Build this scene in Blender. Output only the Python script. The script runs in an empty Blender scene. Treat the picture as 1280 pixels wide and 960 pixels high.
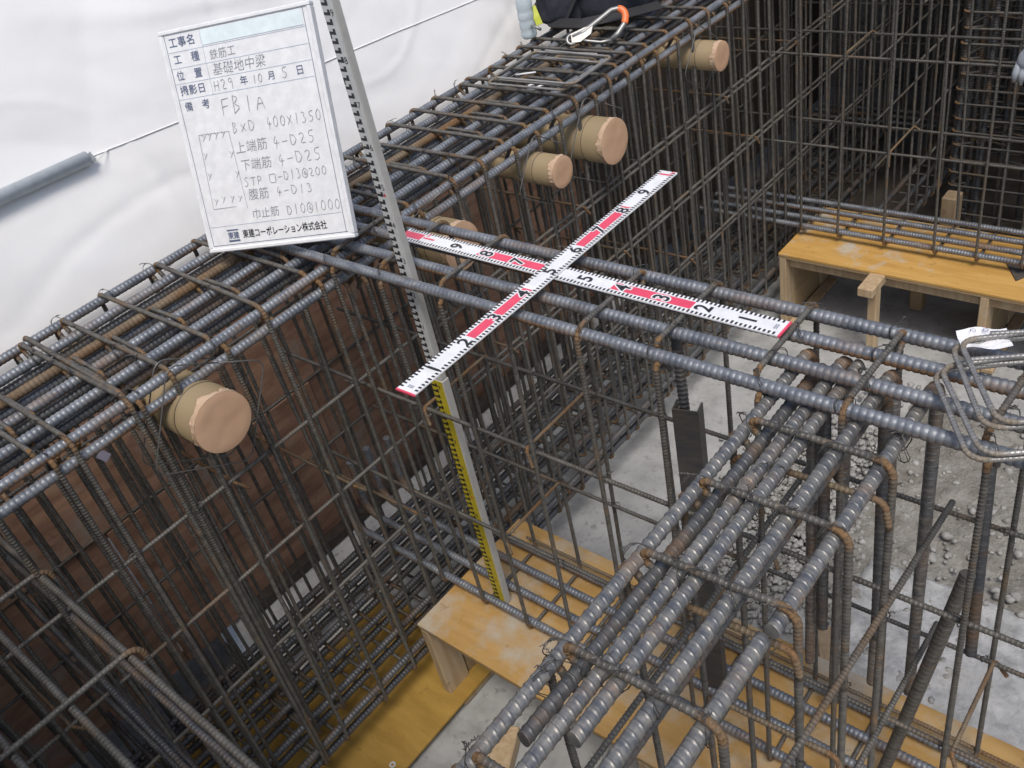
import bpy, math, random
import numpy as np
from mathutils import Vector, Matrix, noise
random.seed(7)
RNG = np.random.default_rng(7)
PI = math.pi
scene = bpy.context.scene
COL = scene.collection

# ------------------------------------------------------------------ camera
CR = np.array([[0.75834871, 0.62304979, -0.19161469],
               [0.26417352, -0.56248969, -0.78346519],
               [-0.59591911, 0.54352029, -0.59115659]])
CP = (1.92065733, -1.33115842, 1.09574836)
cam_d = bpy.data.cameras.new('camera')
cam_d.sensor_width = 36.0
cam_d.lens = 1152.18 / 1280 * 36.0
cam_d.clip_start = 0.05
cam_d.clip_end = 400
cam = bpy.data.objects.new('camera', cam_d)
COL.objects.link(cam)
M = Matrix.Identity(4)
for i in range(3):
    M[i][0] = CR[0][i]; M[i][1] = -CR[1][i]; M[i][2] = -CR[2][i]; M[i][3] = CP[i]
cam.matrix_world = M
scene.camera = cam

# ------------------------------------------------------------------ world, sun, exposure
SUN_EL, SUN_AZ = math.radians(62), math.radians(-46)     # azimuth measured from +X towards +Y
world = bpy.data.worlds.new('World')
scene.world = world
world.use_nodes = True
wt = world.node_tree
bg = wt.nodes['Background']
sky = wt.nodes.new('ShaderNodeTexSky')
sky.sky_type = 'NISHITA'
sky.sun_disc = False
sky.sun_elevation = SUN_EL
sky.sun_rotation = PI / 2 - SUN_AZ
sky.air_density = 1.0
sky.dust_density = 3.0
sky.ozone_density = 1.0
wt.links.new(sky.outputs[0], bg.inputs[0])
bg.inputs[1].default_value = 0.102
sl = bpy.data.lights.new('sun', 'SUN')
sl.energy = 1.5
sl.angle = math.radians(20)
sl.color = (1.0, 0.95, 0.88)
so = bpy.data.objects.new('sun', sl)
COL.objects.link(so)
sd = Vector((math.cos(SUN_EL) * math.cos(SUN_AZ), math.cos(SUN_EL) * math.sin(SUN_AZ), math.sin(SUN_EL)))
so.rotation_euler = sd.to_track_quat('Z', 'Y').to_euler()
so.location = (4, -4, 8)
scene.view_settings.view_transform = 'Standard'
scene.view_settings.look = 'None'
scene.view_settings.exposure = 0.60
scene.view_settings.gamma = 1.0
scene.render.engine = 'CYCLES'
scene.cycles.use_denoising = True
scene.cycles.max_bounces = 6

# ------------------------------------------------------------------ node materials
def mat_new(name):
    m = bpy.data.materials.new(name); m.use_nodes = True
    nt = m.node_tree
    return m, nt, nt.nodes['Principled BSDF']
def N(nt, kind, **kw):
    n = nt.nodes.new(kind)
    for k, v in kw.items():
        if k == 'inp':
            for a, b in v.items(): n.inputs[a].default_value = b
        else: setattr(n, k, v)
    return n
def coords(nt, rand=True, scale=(1, 1, 1)):
    tc = N(nt, 'ShaderNodeTexCoord'); mp = N(nt, 'ShaderNodeMapping')
    mp.inputs['Scale'].default_value = scale
    nt.links.new(tc.outputs['Object'], mp.inputs['Vector'])
    if rand:
        oi = N(nt, 'ShaderNodeObjectInfo')
        mu = N(nt, 'ShaderNodeMath', operation='MULTIPLY', inp={1: 37.0})
        nt.links.new(oi.outputs['Random'], mu.inputs[0])
        nt.links.new(mu.outputs[0], mp.inputs['Location'])
    return mp.outputs['Vector']
def noise_tex(nt, vec, scale, detail=4, rough=.6):
    n = N(nt, 'ShaderNodeTexNoise', inp={'Scale': scale, 'Detail': detail, 'Roughness': rough})
    nt.links.new(vec, n.inputs['Vector']); return n.outputs['Fac']
def ramp(nt, fac, stops):
    r = N(nt, 'ShaderNodeValToRGB'); cr = r.color_ramp
    while len(cr.elements) < len(stops): cr.elements.new(.5)
    for e, (p, c) in zip(cr.elements, stops):
        e.position = p; e.color = (*c, 1) if len(c) == 3 else c
    nt.links.new(fac, r.inputs['Fac']); return r.outputs['Color']
def mix(nt, fac, a, b):
    m = N(nt, 'ShaderNodeMix', data_type='RGBA')
    if isinstance(fac, float): m.inputs[0].default_value = fac
    else: nt.links.new(fac, m.inputs[0])
    for s, v in ((6, a), (7, b)):
        if isinstance(v, tuple): m.inputs[s].default_value = (*v, 1)
        else: nt.links.new(v, m.inputs[s])
    return m.outputs[2]
def bump(nt, bs, h, strength, dist):
    b = N(nt, 'ShaderNodeBump', inp={'Strength': strength, 'Distance': dist})
    nt.links.new(h, b.inputs['Height']); nt.links.new(b.outputs[0], bs.inputs['Normal'])

def steel(name, base, base2, rust, lo, hi, metal=.35, rough=.42, under=0.0):
    """mill scale steel with dusty streaks and rust bloom"""
    m, nt, bs = mat_new(name)
    v = coords(nt); vs = coords(nt, scale=(.35, 1, 1))
    n1 = noise_tex(nt, vs, 60, 3); n2 = noise_tex(nt, vs, 9, 5, .65); n3 = noise_tex(nt, v, 260, 2)
    c = mix(nt, ramp(nt, n1, [(.35, (0, 0, 0)), (.65, (1, 1, 1))]), base, base2)
    rf = ramp(nt, n2, [(lo, (0, 0, 0)), (hi, (1, 1, 1))])
    at = N(nt, 'ShaderNodeAttribute', attribute_name='bend')
    bm = N(nt, 'ShaderNodeMath', operation='MULTIPLY')
    nt.links.new(at.outputs['Fac'], bm.inputs[0]); nt.links.new(ramp(nt, n2, [(.22, (0, 0, 0)), (.44, (1, 1, 1))]), bm.inputs[1])
    mx = N(nt, 'ShaderNodeMath', operation='MAXIMUM')
    nt.links.new(rf, mx.inputs[0]); nt.links.new(bm.outputs[0], mx.inputs[1]); rf = mx.outputs[0]
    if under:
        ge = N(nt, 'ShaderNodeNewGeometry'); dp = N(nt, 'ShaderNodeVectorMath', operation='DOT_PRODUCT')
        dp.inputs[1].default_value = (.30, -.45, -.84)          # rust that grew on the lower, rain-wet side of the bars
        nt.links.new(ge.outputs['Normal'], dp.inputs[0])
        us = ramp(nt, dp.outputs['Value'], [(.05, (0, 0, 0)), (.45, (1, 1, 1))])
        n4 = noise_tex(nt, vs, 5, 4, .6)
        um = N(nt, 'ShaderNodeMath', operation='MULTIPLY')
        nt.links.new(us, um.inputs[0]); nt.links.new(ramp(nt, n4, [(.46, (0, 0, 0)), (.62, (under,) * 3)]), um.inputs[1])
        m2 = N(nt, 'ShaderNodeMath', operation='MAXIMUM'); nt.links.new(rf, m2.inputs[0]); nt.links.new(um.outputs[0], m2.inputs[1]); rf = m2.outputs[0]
    rc = mix(nt, ramp(nt, n3, [(.4, (0, 0, 0)), (.6, (1, 1, 1))]), rust, tuple(x * .55 for x in rust))
    c2 = mix(nt, rf, c, rc)
    nt.links.new(c2, bs.inputs['Base Color'])
    im = N(nt, 'ShaderNodeMath', operation='MULTIPLY_ADD', inp={1: -metal, 2: metal})
    nt.links.new(rf, im.inputs[0]); nt.links.new(im.outputs[0], bs.inputs['Metallic'])
    rr = N(nt, 'ShaderNodeMath', operation='MULTIPLY_ADD', inp={1: .35, 2: rough})
    nt.links.new(rf, rr.inputs[0]); nt.links.new(rr.outputs[0], bs.inputs['Roughness'])
    bump(nt, bs, n3, .25, .002)
    return m
def speckle(name, cols, scale, rough=.85, bs_=.3, bd=.004, s2=None, rand=True, stretch=(1, 1, 1), detail=6):
    m, nt, bs = mat_new(name)
    v = coords(nt, rand, stretch)
    n = noise_tex(nt, v, scale, detail, .62)
    k = len(cols); c = ramp(nt, n, [(.28 + .44 * i / max(1, k - 1), cl) for i, cl in enumerate(cols)])
    if s2:
        n2 = noise_tex(nt, v, s2[0], 4, .7)
        c = mix(nt, ramp(nt, n2, [(s2[2], (0, 0, 0)), (s2[3], (1, 1, 1))]), c, s2[1])
    nt.links.new(c, bs.inputs['Base Color'])
    bs.inputs['Roughness'].default_value = rough
    nb = noise_tex(nt, v, scale * 4, 5, .65)
    bump(nt, bs, nb, bs_, bd)
    return m
def plain(name, c, rough=.5, metal=0., **kw):
    m, nt, bs = mat_new(name)
    v = coords(nt); n = noise_tex(nt, v, 35, 3)
    cc = mix(nt, ramp(nt, n, [(.3, (0, 0, 0)), (.7, (1, 1, 1))]), c, tuple(x * .86 for x in c))
    nt.links.new(cc, bs.inputs['Base Color'])
    bs.inputs['Roughness'].default_value = rough; bs.inputs['Metallic'].default_value = metal
    for k, x in kw.items(): bs.inputs[k].default_value = x
    return m
def wood(name, a, b, worn, lo=.6, hi=.72, grain=(3, 40, 40)):
    m, nt, bs = mat_new(name)
    v = coords(nt, True, grain); g = noise_tex(nt, v, 1.6, 5, .6)
    c = mix(nt, ramp(nt, g, [(.35, (0, 0, 0)), (.65, (1, 1, 1))]), a, b)
    w = noise_tex(nt, coords(nt), 5, 6, .7)
    c = mix(nt, ramp(nt, w, [(lo, (0, 0, 0)), (hi, (1, 1, 1))]), c, worn)
    oi = N(nt, 'ShaderNodeObjectInfo'); hv_ = N(nt, 'ShaderNodeHueSaturation')
    va = N(nt, 'ShaderNodeMath', operation='MULTIPLY_ADD', inp={1: .38, 2: .80})
    nt.links.new(oi.outputs['Random'], va.inputs[0]); nt.links.new(va.outputs[0], hv_.inputs['Value']); nt.links.new(c, hv_.inputs['Color'])
    d = noise_tex(nt, coords(nt), 23, 5, .75)
    c = mix(nt, ramp(nt, d, [(.60, (0, 0, 0)), (.72, (.55, .55, .55))]), hv_.outputs[0], tuple(q * .35 for q in a))
    nt.links.new(c, bs.inputs['Base Color']); bs.inputs['Roughness'].default_value = .7
    bump(nt, bs, g, .25, .003)
    return m

MT = {}
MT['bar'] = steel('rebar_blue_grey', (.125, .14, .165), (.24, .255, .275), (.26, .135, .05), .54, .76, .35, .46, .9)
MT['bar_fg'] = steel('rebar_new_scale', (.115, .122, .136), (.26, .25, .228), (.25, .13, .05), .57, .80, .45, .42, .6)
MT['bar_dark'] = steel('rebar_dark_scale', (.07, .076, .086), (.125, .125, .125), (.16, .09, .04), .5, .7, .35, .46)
MT['stirrup'] = steel('rebar_stirrup', (.075, .071, .064), (.128, .121, .108), (.20, .115, .05), .54, .76, .2, .52)
MT['rust'] = steel('rebar_rusty', (.12, .092, .062), (.19, .15, .10), (.20, .11, .05), .40, .62, .15, .62)
MT['wire'] = plain('tie_wire_iron', (.09, .085, .08), .5, .5)
MT['wire_lt'] = plain('wire_mesh_grey', (.16, .16, .155), .45, .5)
MT['plate'] = steel('flat_plate_steel', (.07, .07, .075), (.11, .10, .09), (.12, .075, .04), .56, .74, .3, .5)
MT['conc'] = speckle('blinding_concrete', [(.23, .235, .23), (.335, .34, .335), (.41, .415, .41)], 7, .9, .35, .006, (26, (.24, .24, .23), .56, .68), False)
MT['pad'] = speckle('pale_footing_concrete', [(.46, .47, .47), (.62, .63, .63), (.70, .70, .69)], 9, .9, .4, .006, (40, (.33, .33, .32), .58, .7), False)
MT['rough'] = speckle('rough_white_concrete', [(.24, .245, .24), (.38, .385, .385), (.54, .54, .53)], 16, .95, .7, .01, (8, (.3, .29, .26), .56, .66), False)
MT['soil'] = speckle('dry_soil', [(.16, .147, .125), (.25, .238, .212), (.35, .338, .31)], 14, .95, .9, .02, (60, (.4, .39, .36), .6, .68), False)
MT['earth'] = speckle('dark_earth', [(.05, .04, .03), (.09, .075, .06), (.12, .1, .08)], 6, .95, .6, .02)
MT['stone'] = speckle('gravel_stone', [(.14, .135, .12), (.27, .265, .25), (.42, .415, .40)], 20, .9, .3, .002)
MT['ply'] = wood('yellow_coated_plywood', (.40, .225, .055), (.50, .30, .09), (.40, .36, .29), .54, .66, (2, 18, 18))
MT['ply_worn'] = wood('scuffed_yellow_plywood', (.40, .235, .07), (.50, .31, .11), (.43, .385, .31), .46, .66, (2, 18, 18))
MT['ply_dk'] = wood('yellow_board_oiled', (.27, .16, .028), (.35, .215, .045), (.26, .20, .10), .66, .8, (3, 14, 14))
MT['timber'] = wood('pale_timber', (.33, .23, .13), (.43, .33, .21), (.4, .36, .3), .6, .75, (30, 30, 2))
MT['plyedge'] = wood('plywood_edge', (.25, .17, .09), (.38, .28, .16), (.2, .15, .1), .6, .75, (2, 2, 160))
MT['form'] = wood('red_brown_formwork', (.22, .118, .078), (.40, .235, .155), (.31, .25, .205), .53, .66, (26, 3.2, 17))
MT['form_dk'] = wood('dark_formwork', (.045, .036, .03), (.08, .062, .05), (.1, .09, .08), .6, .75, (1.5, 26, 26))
MT['pipe'] = plain('galvanised_pipe', (.62, .66, .68), .45, .2)
MT['white'] = plain('white_plastic', (.80, .81, .82), .4)
MT['rod'] = plain('ruler_white', (.80, .81, .82), .35)
MT['pink'] = plain('ruler_red', (.78, .075, .14), .4)
MT['black'] = plain('print_black', (.02, .02, .024), .5)
MT['blue'] = plain('print_blue', (.10, .13, .22), .5)
MT['blueline'] = plain('print_pale_blue', (.45, .52, .62), .5)
MT['pencil'] = plain('marker_grey', (.27, .28, .31), .6)
MT['yellow'] = plain('staff_yellow', (.52, .42, .03), .45)
MT['staffw'] = plain('staff_white', (.58, .59, .57), .5)
MT['staffg'] = plain('staff_side', (.42, .415, .39), .5)
MT['card'] = speckle('brown_kraft_paper', [(.25, .19, .105), (.32, .24, .135)], 5, .75, .15, .002)
MT['tape'] = speckle('tan_packing_tape', [(.50, .31, .19), (.58, .375, .24)], 6, .55, .3, .003)
MT['tapef'] = speckle('tan_tape_fold', [(.46, .31, .2), (.58, .43, .3)], 14, .6, .5, .004)
MT['navy'] = speckle('navy_cloth', [(.012, .014, .022), (.03, .033, .045)], 40, .8, .4, .003)
MT['black_cloth'] = plain('black_webbing', (.02, .02, .022), .7)
MT['chrome'] = plain('polished_alloy', (.34, .34, .33), .42, .8)
MT['orange'] = plain('orange_lever', (.9, .2, .06), .4)
MT['lime'] = plain('yellow_green_strap', (.45, .5, .03), .5)
MT['paper'] = plain('white_paper', (.82, .82, .84), .7)
MT['pinkpaper'] = plain('pale_pink_tag', (.66, .58, .66), .7)
MT['glove'] = speckle('grey_knit', [(.27, .30, .33), (.42, .45, .48)], 60, .9, .5, .003)
MT['rope'] = plain('white_cord', (.78, .78, .76), .7)
m, nt, bs = mat_new('clear_plastic')
bs.inputs['Base Color'].default_value = (.62, .70, .73, 1); bs.inputs['Roughness'].default_value = .12
bs.inputs['Transmission Weight'].default_value = .35; bs.inputs['IOR'].default_value = 1.1
MT['clear'] = m
m, nt, bs = mat_new('white_sheet_fabric')
v = coords(nt, False)
n1 = noise_tex(nt, v, 3.0, 5, .6); n2 = noise_tex(nt, v, 420, 2); n3 = noise_tex(nt, v, 14, 4)
nt.links.new(mix(nt, ramp(nt, n1, [(.3, (0, 0, 0)), (.7, (1, 1, 1))]), (.82, .82, .81), (.77, .775, .78)), bs.inputs['Base Color'])
bs.inputs['Roughness'].default_value = .75
bump(nt, bs, n3, .12, .01)
MT['sheet'] = m

# ------------------------------------------------------------------ object helpers
def link(name, me, parent=None, loc=(0, 0, 0), rot=(0, 0, 0)):
    o = bpy.data.objects.new(name, me); COL.objects.link(o)
    o.location = loc; o.rotation_euler = rot
    if parent is not None:
        o.parent = parent
    return o
def thing(name, label, cat, loc=(0, 0, 0), group=None):
    o = bpy.data.objects.new(name, None); COL.objects.link(o)
    o.empty_display_size = .05
    o.location = loc; o['label'] = label; o['category'] = cat
    if group: o['group'] = group
    return o
def tag(o, label, cat, group=None):
    o['label'] = label; o['category'] = cat
    if group: o['group'] = group
    return o
def structure(o): o['kind'] = 'structure'; return o
def to_mesh(name, V, F, m, smooth=False):
    me = bpy.data.meshes.new(name)
    V = np.asarray(V, np.float32)
    if isinstance(F, np.ndarray) and F.ndim == 2:
        k = F.shape[1]
        me.vertices.add(len(V)); me.vertices.foreach_set('co', V.ravel())
        me.loops.add(F.size); me.loops.foreach_set('vertex_index', F.ravel().astype(np.int32))
        me.polygons.add(len(F)); me.polygons.foreach_set('loop_start', np.arange(0, F.size, k, dtype=np.int32))
        me.polygons.foreach_set('loop_total', np.full(len(F), k, np.int32))
        me.update(calc_edges=True)
    else:
        me.from_pydata([tuple(map(float, q)) for q in V], [], [tuple(map(int, f)) for f in F]); me.update()
    if smooth: me.polygons.foreach_set('use_smooth', [True] * len(me.polygons))
    if m is not None: me.materials.append(m)
    return me
class MB:
    """collects simple solids"""
    def __init__(s): s.V = []; s.F = []
    def add(s, V, F):
        o = len(s.V); s.V += [tuple(map(float, q)) for q in V]; s.F += [tuple(int(i) + o for i in f) for f in F]; return s
    def box(s, c, d, rot=None, bev=0.0):
        x, y, z = d[0] / 2, d[1] / 2, d[2] / 2
        if bev > 0:
            b = min(bev, x * .45, y * .45, z * .45); V = []
            for sx in (-1, 1):
                for sy in (-1, 1):
                    for sz in (-1, 1):
                        V += [(sx * (x - b), sy * (y - b), sz * z), (sx * (x - b), sy * y, sz * (z - b)), (sx * x, sy * (y - b), sz * (z - b))]
            import itertools
            def I(sx, sy, sz, k): return ((sx > 0) * 4 + (sy > 0) * 2 + (sz > 0)) * 3 + k
            F = []
            for sz in (-1, 1):
                f = [I(-1, -1, sz, 0), I(1, -1, sz, 0), I(1, 1, sz, 0), I(-1, 1, sz, 0)]; F.append(f if sz > 0 else f[::-1])
            for sy in (-1, 1):
                f = [I(-1, sy, -1, 1), I(1, sy, -1, 1), I(1, sy, 1, 1), I(-1, sy, 1, 1)]; F.append(f if sy < 0 else f[::-1])
            for sx in (-1, 1):
                f = [I(sx, -1, -1, 2), I(sx, 1, -1, 2), I(sx, 1, 1, 2), I(sx, -1, 1, 2)]; F.append(f if sx > 0 else f[::-1])
            for a in (-1, 1):
                for b2 in (-1, 1):
                    F.append([I(-1, a, b2, 0), I(1, a, b2, 0), I(1, a, b2, 1), I(-1, a, b2, 1)])
                    F.append([I(a, -1, b2, 0), I(a, 1, b2, 0), I(a, 1, b2, 2), I(a, -1, b2, 2)])
                    F.append([I(a, b2, -1, 1), I(a, b2, 1, 1), I(a, b2, 1, 2), I(a, b2, -1, 2)])
                    for c2 in (-1, 1): F.append([I(a, b2, c2, 0), I(a, b2, c2, 1), I(a, b2, c2, 2)])
        else:
            V = [(-x, -y, -z), (x, -y, -z), (x, y, -z), (-x, y, -z), (-x, -y, z), (x, -y, z), (x, y, z), (-x, y, z)]
            F = [(3, 2, 1, 0), (4, 5, 6, 7), (0, 1, 5, 4), (1, 2, 6, 5), (2, 3, 7, 6), (3, 0, 4, 7)]
        if rot is not None: V = [rot @ Vector(q) for q in V]
        return s.add([(q[0] + c[0], q[1] + c[1], q[2] + c[2]) for q in V], F)
    def tube(s, pts, r, n=6, closed=False):
        V, F = tube_np(np.array(pts, float), r, n, closed); return s.add(V, F)
    def mesh(s, name, m, smooth=False):
        me = bpy.data.meshes.new(name); me.from_pydata(s.V, [], s.F); me.update()
        import bmesh
        b = bmesh.new(); b.from_mesh(me); bmesh.ops.recalc_face_normals(b, faces=b.faces); b.to_mesh(me); b.free()
        if smooth: me.polygons.foreach_set('use_smooth', [True] * len(me.polygons))
        me.materials.append(m); return me
def frames(P, closed=False):
    T = np.gradient(P, axis=0)
    if closed: T = np.roll(P, -1, 0) - np.roll(P, 1, 0)
    T /= np.linalg.norm(T, axis=1)[:, None] + 1e-12
    n0 = np.array([0, 0, 1.]) if abs(T[0][2]) < .8 else np.array([0, 1., 0])
    Nn = np.empty_like(T); n = n0
    for i in range(len(T)):
        n = n - T[i] * (n @ T[i]); n /= math.sqrt(n @ n) + 1e-12; Nn[i] = n
    return T, Nn, np.cross(T, Nn)
def tube_np(P, r, n=6, closed=False):
    T, A, B = frames(P, closed); k = len(P)
    r = np.broadcast_to(np.asarray(r, float), (k,))
    th = np.arange(n) / n * 2 * PI
    V = (P[:, None, :] + r[:, None, None] * (np.cos(th)[None, :, None] * A[:, None, :] + np.sin(th)[None, :, None] * B[:, None, :])).reshape(-1, 3)
    F = []
    for i in range(k if closed else k - 1):
        a, b = i * n, ((i + 1) % k) * n
        for j in range(n):
            F.append((a + j, a + (j + 1) % n, b + (j + 1) % n, b + j))
    if not closed:
        F.append(tuple(range(n))[::-1]); F.append(tuple((k - 1) * n + j for j in range(n)))
    return V, F
def fillet(pts, rad, n=6):
    """polyline with rounded corners"""
    pts = [np.array(p, float) for p in pts]; out = [pts[0]]
    for i in range(1, len(pts) - 1):
        a, b, c = pts[i - 1], pts[i], pts[i + 1]
        u = a - b; w = c - b; lu, lw = np.linalg.norm(u), np.linalg.norm(w); u /= lu; w /= lw
        ang = math.acos(max(-1, min(1, u @ w)))
        if ang > PI - .02: out.append(b); continue
        t = min(rad / math.tan(ang / 2), lu * .49, lw * .49); r = t * math.tan(ang / 2)
        bis = (u + w); bis /= np.linalg.norm(bis); ctr = b + bis * (r / math.sin(ang / 2))
        p0, p1 = b + u * t, b + w * t
        v0, v1 = p0 - ctr, p1 - ctr; tot = PI - ang
        for k in range(n + 1):
            s = k / n; out.append(ctr + (math.sin((1 - s) * tot) * v0 + math.sin(s * tot) * v1) / math.sin(tot))
    out.append(pts[-1]); return np.array(out)
BEAD = ([0, .14, .34, .62, .84], [-.1, .6, 1., 1., .6])       # rounded screw ribs
RING = ([0, .48, .60, .68, .80, .90], [0, 0, .7, 1., .7, 0])           # flat body, narrow cross ribs
RIDGE = ([0, .10, .50, .60, .66, .72, .78, .84, .93], [0, 0, 0, 0, .8, 1., .8, 0, 0])   # wide flat body, thin sharp ridges
def rebar(name, pts, r, pitch, style, m, sides=10, ribh=.0018, rad=.03, lug=.0, slant=.0):
    P = fillet(pts, rad) if len(pts) > 2 else np.array(pts, float)
    d = np.r_[0, np.cumsum(np.linalg.norm(np.diff(P, axis=0), axis=1))]
    ph, hh = style; n = max(1, int(d[-1] / pitch))
    s = (np.arange(n)[:, None] + np.array(ph)[None, :]).ravel() * pitch
    h = np.tile(np.array(hh), n) * ribh * (1 + .12 * RNG.standard_normal(n * len(hh)))
    s = np.r_[s, d[-1]]; h = np.r_[h, 0]
    h[0] = 0
    Q = np.stack([np.interp(s, d, P[:, k]) for k in range(3)], 1)
    T, A, B = frames(Q); k = len(Q)
    th = np.arange(sides) / sides * 2 * PI
    rr = np.repeat((r + h)[:, None], sides, 1)
    if lug:
        for j in (sides // 4, 3 * sides // 4): rr[:, j] = np.maximum(rr[:, j], r + lug)
    V = T[:, None, :] * (slant * np.cos(th + .6))[None, :, None] + Q[:, None, :] + rr[:, :, None] * (np.cos(th)[None, :, None] * A[:, None, :] + np.sin(th)[None, :, None] * B[:, None, :])
    V = V.reshape(-1, 3)
    i = np.arange(k - 1)[:, None] * sides; j = np.arange(sides)[None, :]; j2 = (j + 1) % sides
    F = np.stack([i + j, i + j2, i + sides + j2, i + sides + j], -1).reshape(-1, 4)
    c0, c1 = len(V), len(V) + 1
    V = np.vstack([V, Q[0], Q[-1]])
    jj = np.arange(sides); jk = (jj + 1) % sides
    # end caps as triangles need own arrays: build with from_pydata-free loops
    quads = F[:(k - 1) * sides]
    me = bpy.data.meshes.new(name)
    tris0 = np.stack([jk, jj, np.full(sides, c0)], 1); o = (k - 1) * sides
    tris1 = np.stack([o + jj, o + jk, np.full(sides, c1)], 1)
    li = np.r_[quads.ravel(), tris0.ravel(), tris1.ravel()].astype(np.int32)
    tot = np.r_[np.full(len(quads), 4), np.full(2 * sides, 3)].astype(np.int32)
    st = np.r_[0, np.cumsum(tot)[:-1]].astype(np.int32)
    me.vertices.add(len(V)); me.vertices.foreach_set('co', V.astype(np.float32).ravel())
    me.loops.add(len(li)); me.loops.foreach_set('vertex_index', li)
    me.polygons.add(len(tot)); me.polygons.foreach_set('loop_start', st); me.polygons.foreach_set('loop_total', tot)
    me.update(calc_edges=True)
    sm = np.ones(len(tot), bool); sm[len(quads):] = False
    me.polygons.foreach_set('use_smooth', sm)
    me.materials.append(m)
    if len(pts) > 2:
        cv = np.linalg.norm(np.gradient(T, axis=0), axis=1) / (np.gradient(s) + 1e-6)
        kk = max(3, int(.014 / pitch * len(ph)) | 1)
        bd = np.clip(np.convolve(np.clip(cv / 14, 0, 1.2), np.ones(kk) / kk, 'same'), 0, 1)
        at = me.attributes.new('bend', 'FLOAT', 'POINT')
        at.data.foreach_set('value', np.r_[np.repeat(bd, sides), 0, 0].astype(np.float32))
    return me
def stirrup_pts(w, h, d=.013, hook=.085):
    """closed hoop in the YZ plane, top edge at z=0, two 135 degree hooks at the (-y, top) corner"""
    a = w / 2; k = hook * .72
    P = [(0, -a + k + .012, -k + .004), (0, -a, 0), (0, a, 0), (0, a, -h), (0, -a, -h), (0, -a, 0), (0, -a + k - .012, -k - .012)]
    P = [np.array(p, float) for p in P]
    L = np.r_[0, np.cumsum([np.linalg.norm(P[i + 1] - P[i]) for i in range(6)])]
    for i in range(7): P[i][0] = (L[i] / L[-1] - .5) * d * 1.5 * (1 if i < 6 else 1.05)
    return P
def knots(name, parent, spots, m=None, r=.0008):
    """twisted tie wire at crossings: one joined part"""
    mb = MB()
    for (p, ax, ra) in spots:
        p = np.array(p, float); ax = np.array(ax, float); ax /= np.linalg.norm(ax)
        u = np.cross(ax, [0, 0, 1.]); u = u / np.linalg.norm(u) if np.linalg.norm(u) > .1 else np.array([1., 0, 0])
        w = np.cross(ax, u)
        d1 = ax + u * random.choice((-1, 1)) * .9
        for q in range(2):
            dd = d1 / np.linalg.norm(d1); e = np.cross(dd, [0, 0, 1.]); 
            if np.linalg.norm(e) < .1: e = u
            e /= np.linalg.norm(e); f = np.cross(dd, e); n = 14
            R2 = ra * random.uniform(.94, 1.03)
            pts = [p + dd * .003 * math.sin(3 * t + q) + R2 * (math.cos(t) * e + math.sin(t) * f) + dd * (q * .0022) for t in np.linspace(0, 2 * PI, n)]
            mb.tube(pts, r, 4)
        tl = random.uniform(.010, .028); a = random.uniform(0, 2 * PI)
        b0 = p + np.array([0, 0, ra]); dr = np.array([math.cos(a), math.sin(a), random.uniform(-.1, .9)])
        for q in range(2):
            pts = [b0 + dr * tl * s + np.array([math.cos(s * 14 + q * PI), math.sin(s * 14 + q * PI), math.sin(s * 3)]) * .0013 * (1 + 1.5 * s) for s in np.linspace(0, 1, 8)]
            mb.tube(pts, r, 4)
    o = link(name, mb.mesh(name, m or MT['wire']), parent); o['kind'] = 'stuff'; return o
def rz(a): return Matrix.Rotation(a, 3, 'Z')
def jit(s): return random.gauss(0, s)

# ------------------------------------------------------------------ ground and slabs
def sheet(name, x0, x1, y0, y1, z, m, nx=40, ny=40, amp=.0, sc=3., edge=0.0, seed=0, smooth=True, thick=0.0):
    xs = np.linspace(0, 1, nx); ys = np.linspace(0, 1, ny); V = []; F = []
    for j, b in enumerate(ys):
        for i, a in enumerate(xs):
            x = x0 + (x1 - x0) * a; y = y0 + (y1 - y0) * b
            if edge:
                e = edge * (noise.noise((x * 4 + seed, y * 4, 1)) + .5 * noise.noise((x * 13 + seed, y * 13, 3)))
                if i in (0, nx - 1): x += e
                if j in (0, ny - 1): y += e
            zz = z + amp * (noise.noise((x * sc + seed, y * sc, .5)) + .5 * noise.noise((x * sc * 3.1, y * sc * 3.1, seed + 2.)) + .3 * noise.noise((x * sc * 9, y * sc * 9, seed + 5.)))
            if thick and (i in (0, nx - 1) or j in (0, ny - 1)): zz = z - thick
            V.append((x, y, zz))
    for j in range(ny - 1):
        for i in range(nx - 1):
            a = j * nx + i; F.append((a, a + 1, a + nx + 1, a + nx))
    return link(name, to_mesh(name, V, np.array(F), m, smooth))
structure(sheet('ground', -60, 60, -60, 60, -1.83, MT['soil'], 30, 30, 0.0))
structure(sheet('concrete_slab', -.7, 3.2, -1.9, 2.95, -1.70, MT['conc'], 60, 90, .004, 4, .03, 1, True, .1))
structure(sheet('soil_bed', .86, 3.4, .75, 1.95, -1.662, MT['soil'], 110, 70, .03, 4, .09, 4, True, .07))
structure(sheet('rough_concrete_patch', 1.05, 3.2, .42, .98, -1.655, MT['rough'], 90, 50, .016, 6, .07, 9, True, .08))
structure(sheet('concrete_pad', -1.5, -.42, -.6, 2.3, -1.57, MT['pad'], 30, 90, .003, 5, .012, 12, True, .2))
structure(sheet('pit_floor', -1.5, -.3, -3.5, -.62, -1.80, MT['earth'], 20, 40, .02, 5, .0, 3))
structure(sheet('shade_dark_floor', -1.5, 4.5, 2.9, 5.3, -1.715, MT['earth'], 60, 30, .03, 3, .0, 5))  # dark floor colour stands in for the deep shade beyond the far bench
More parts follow.
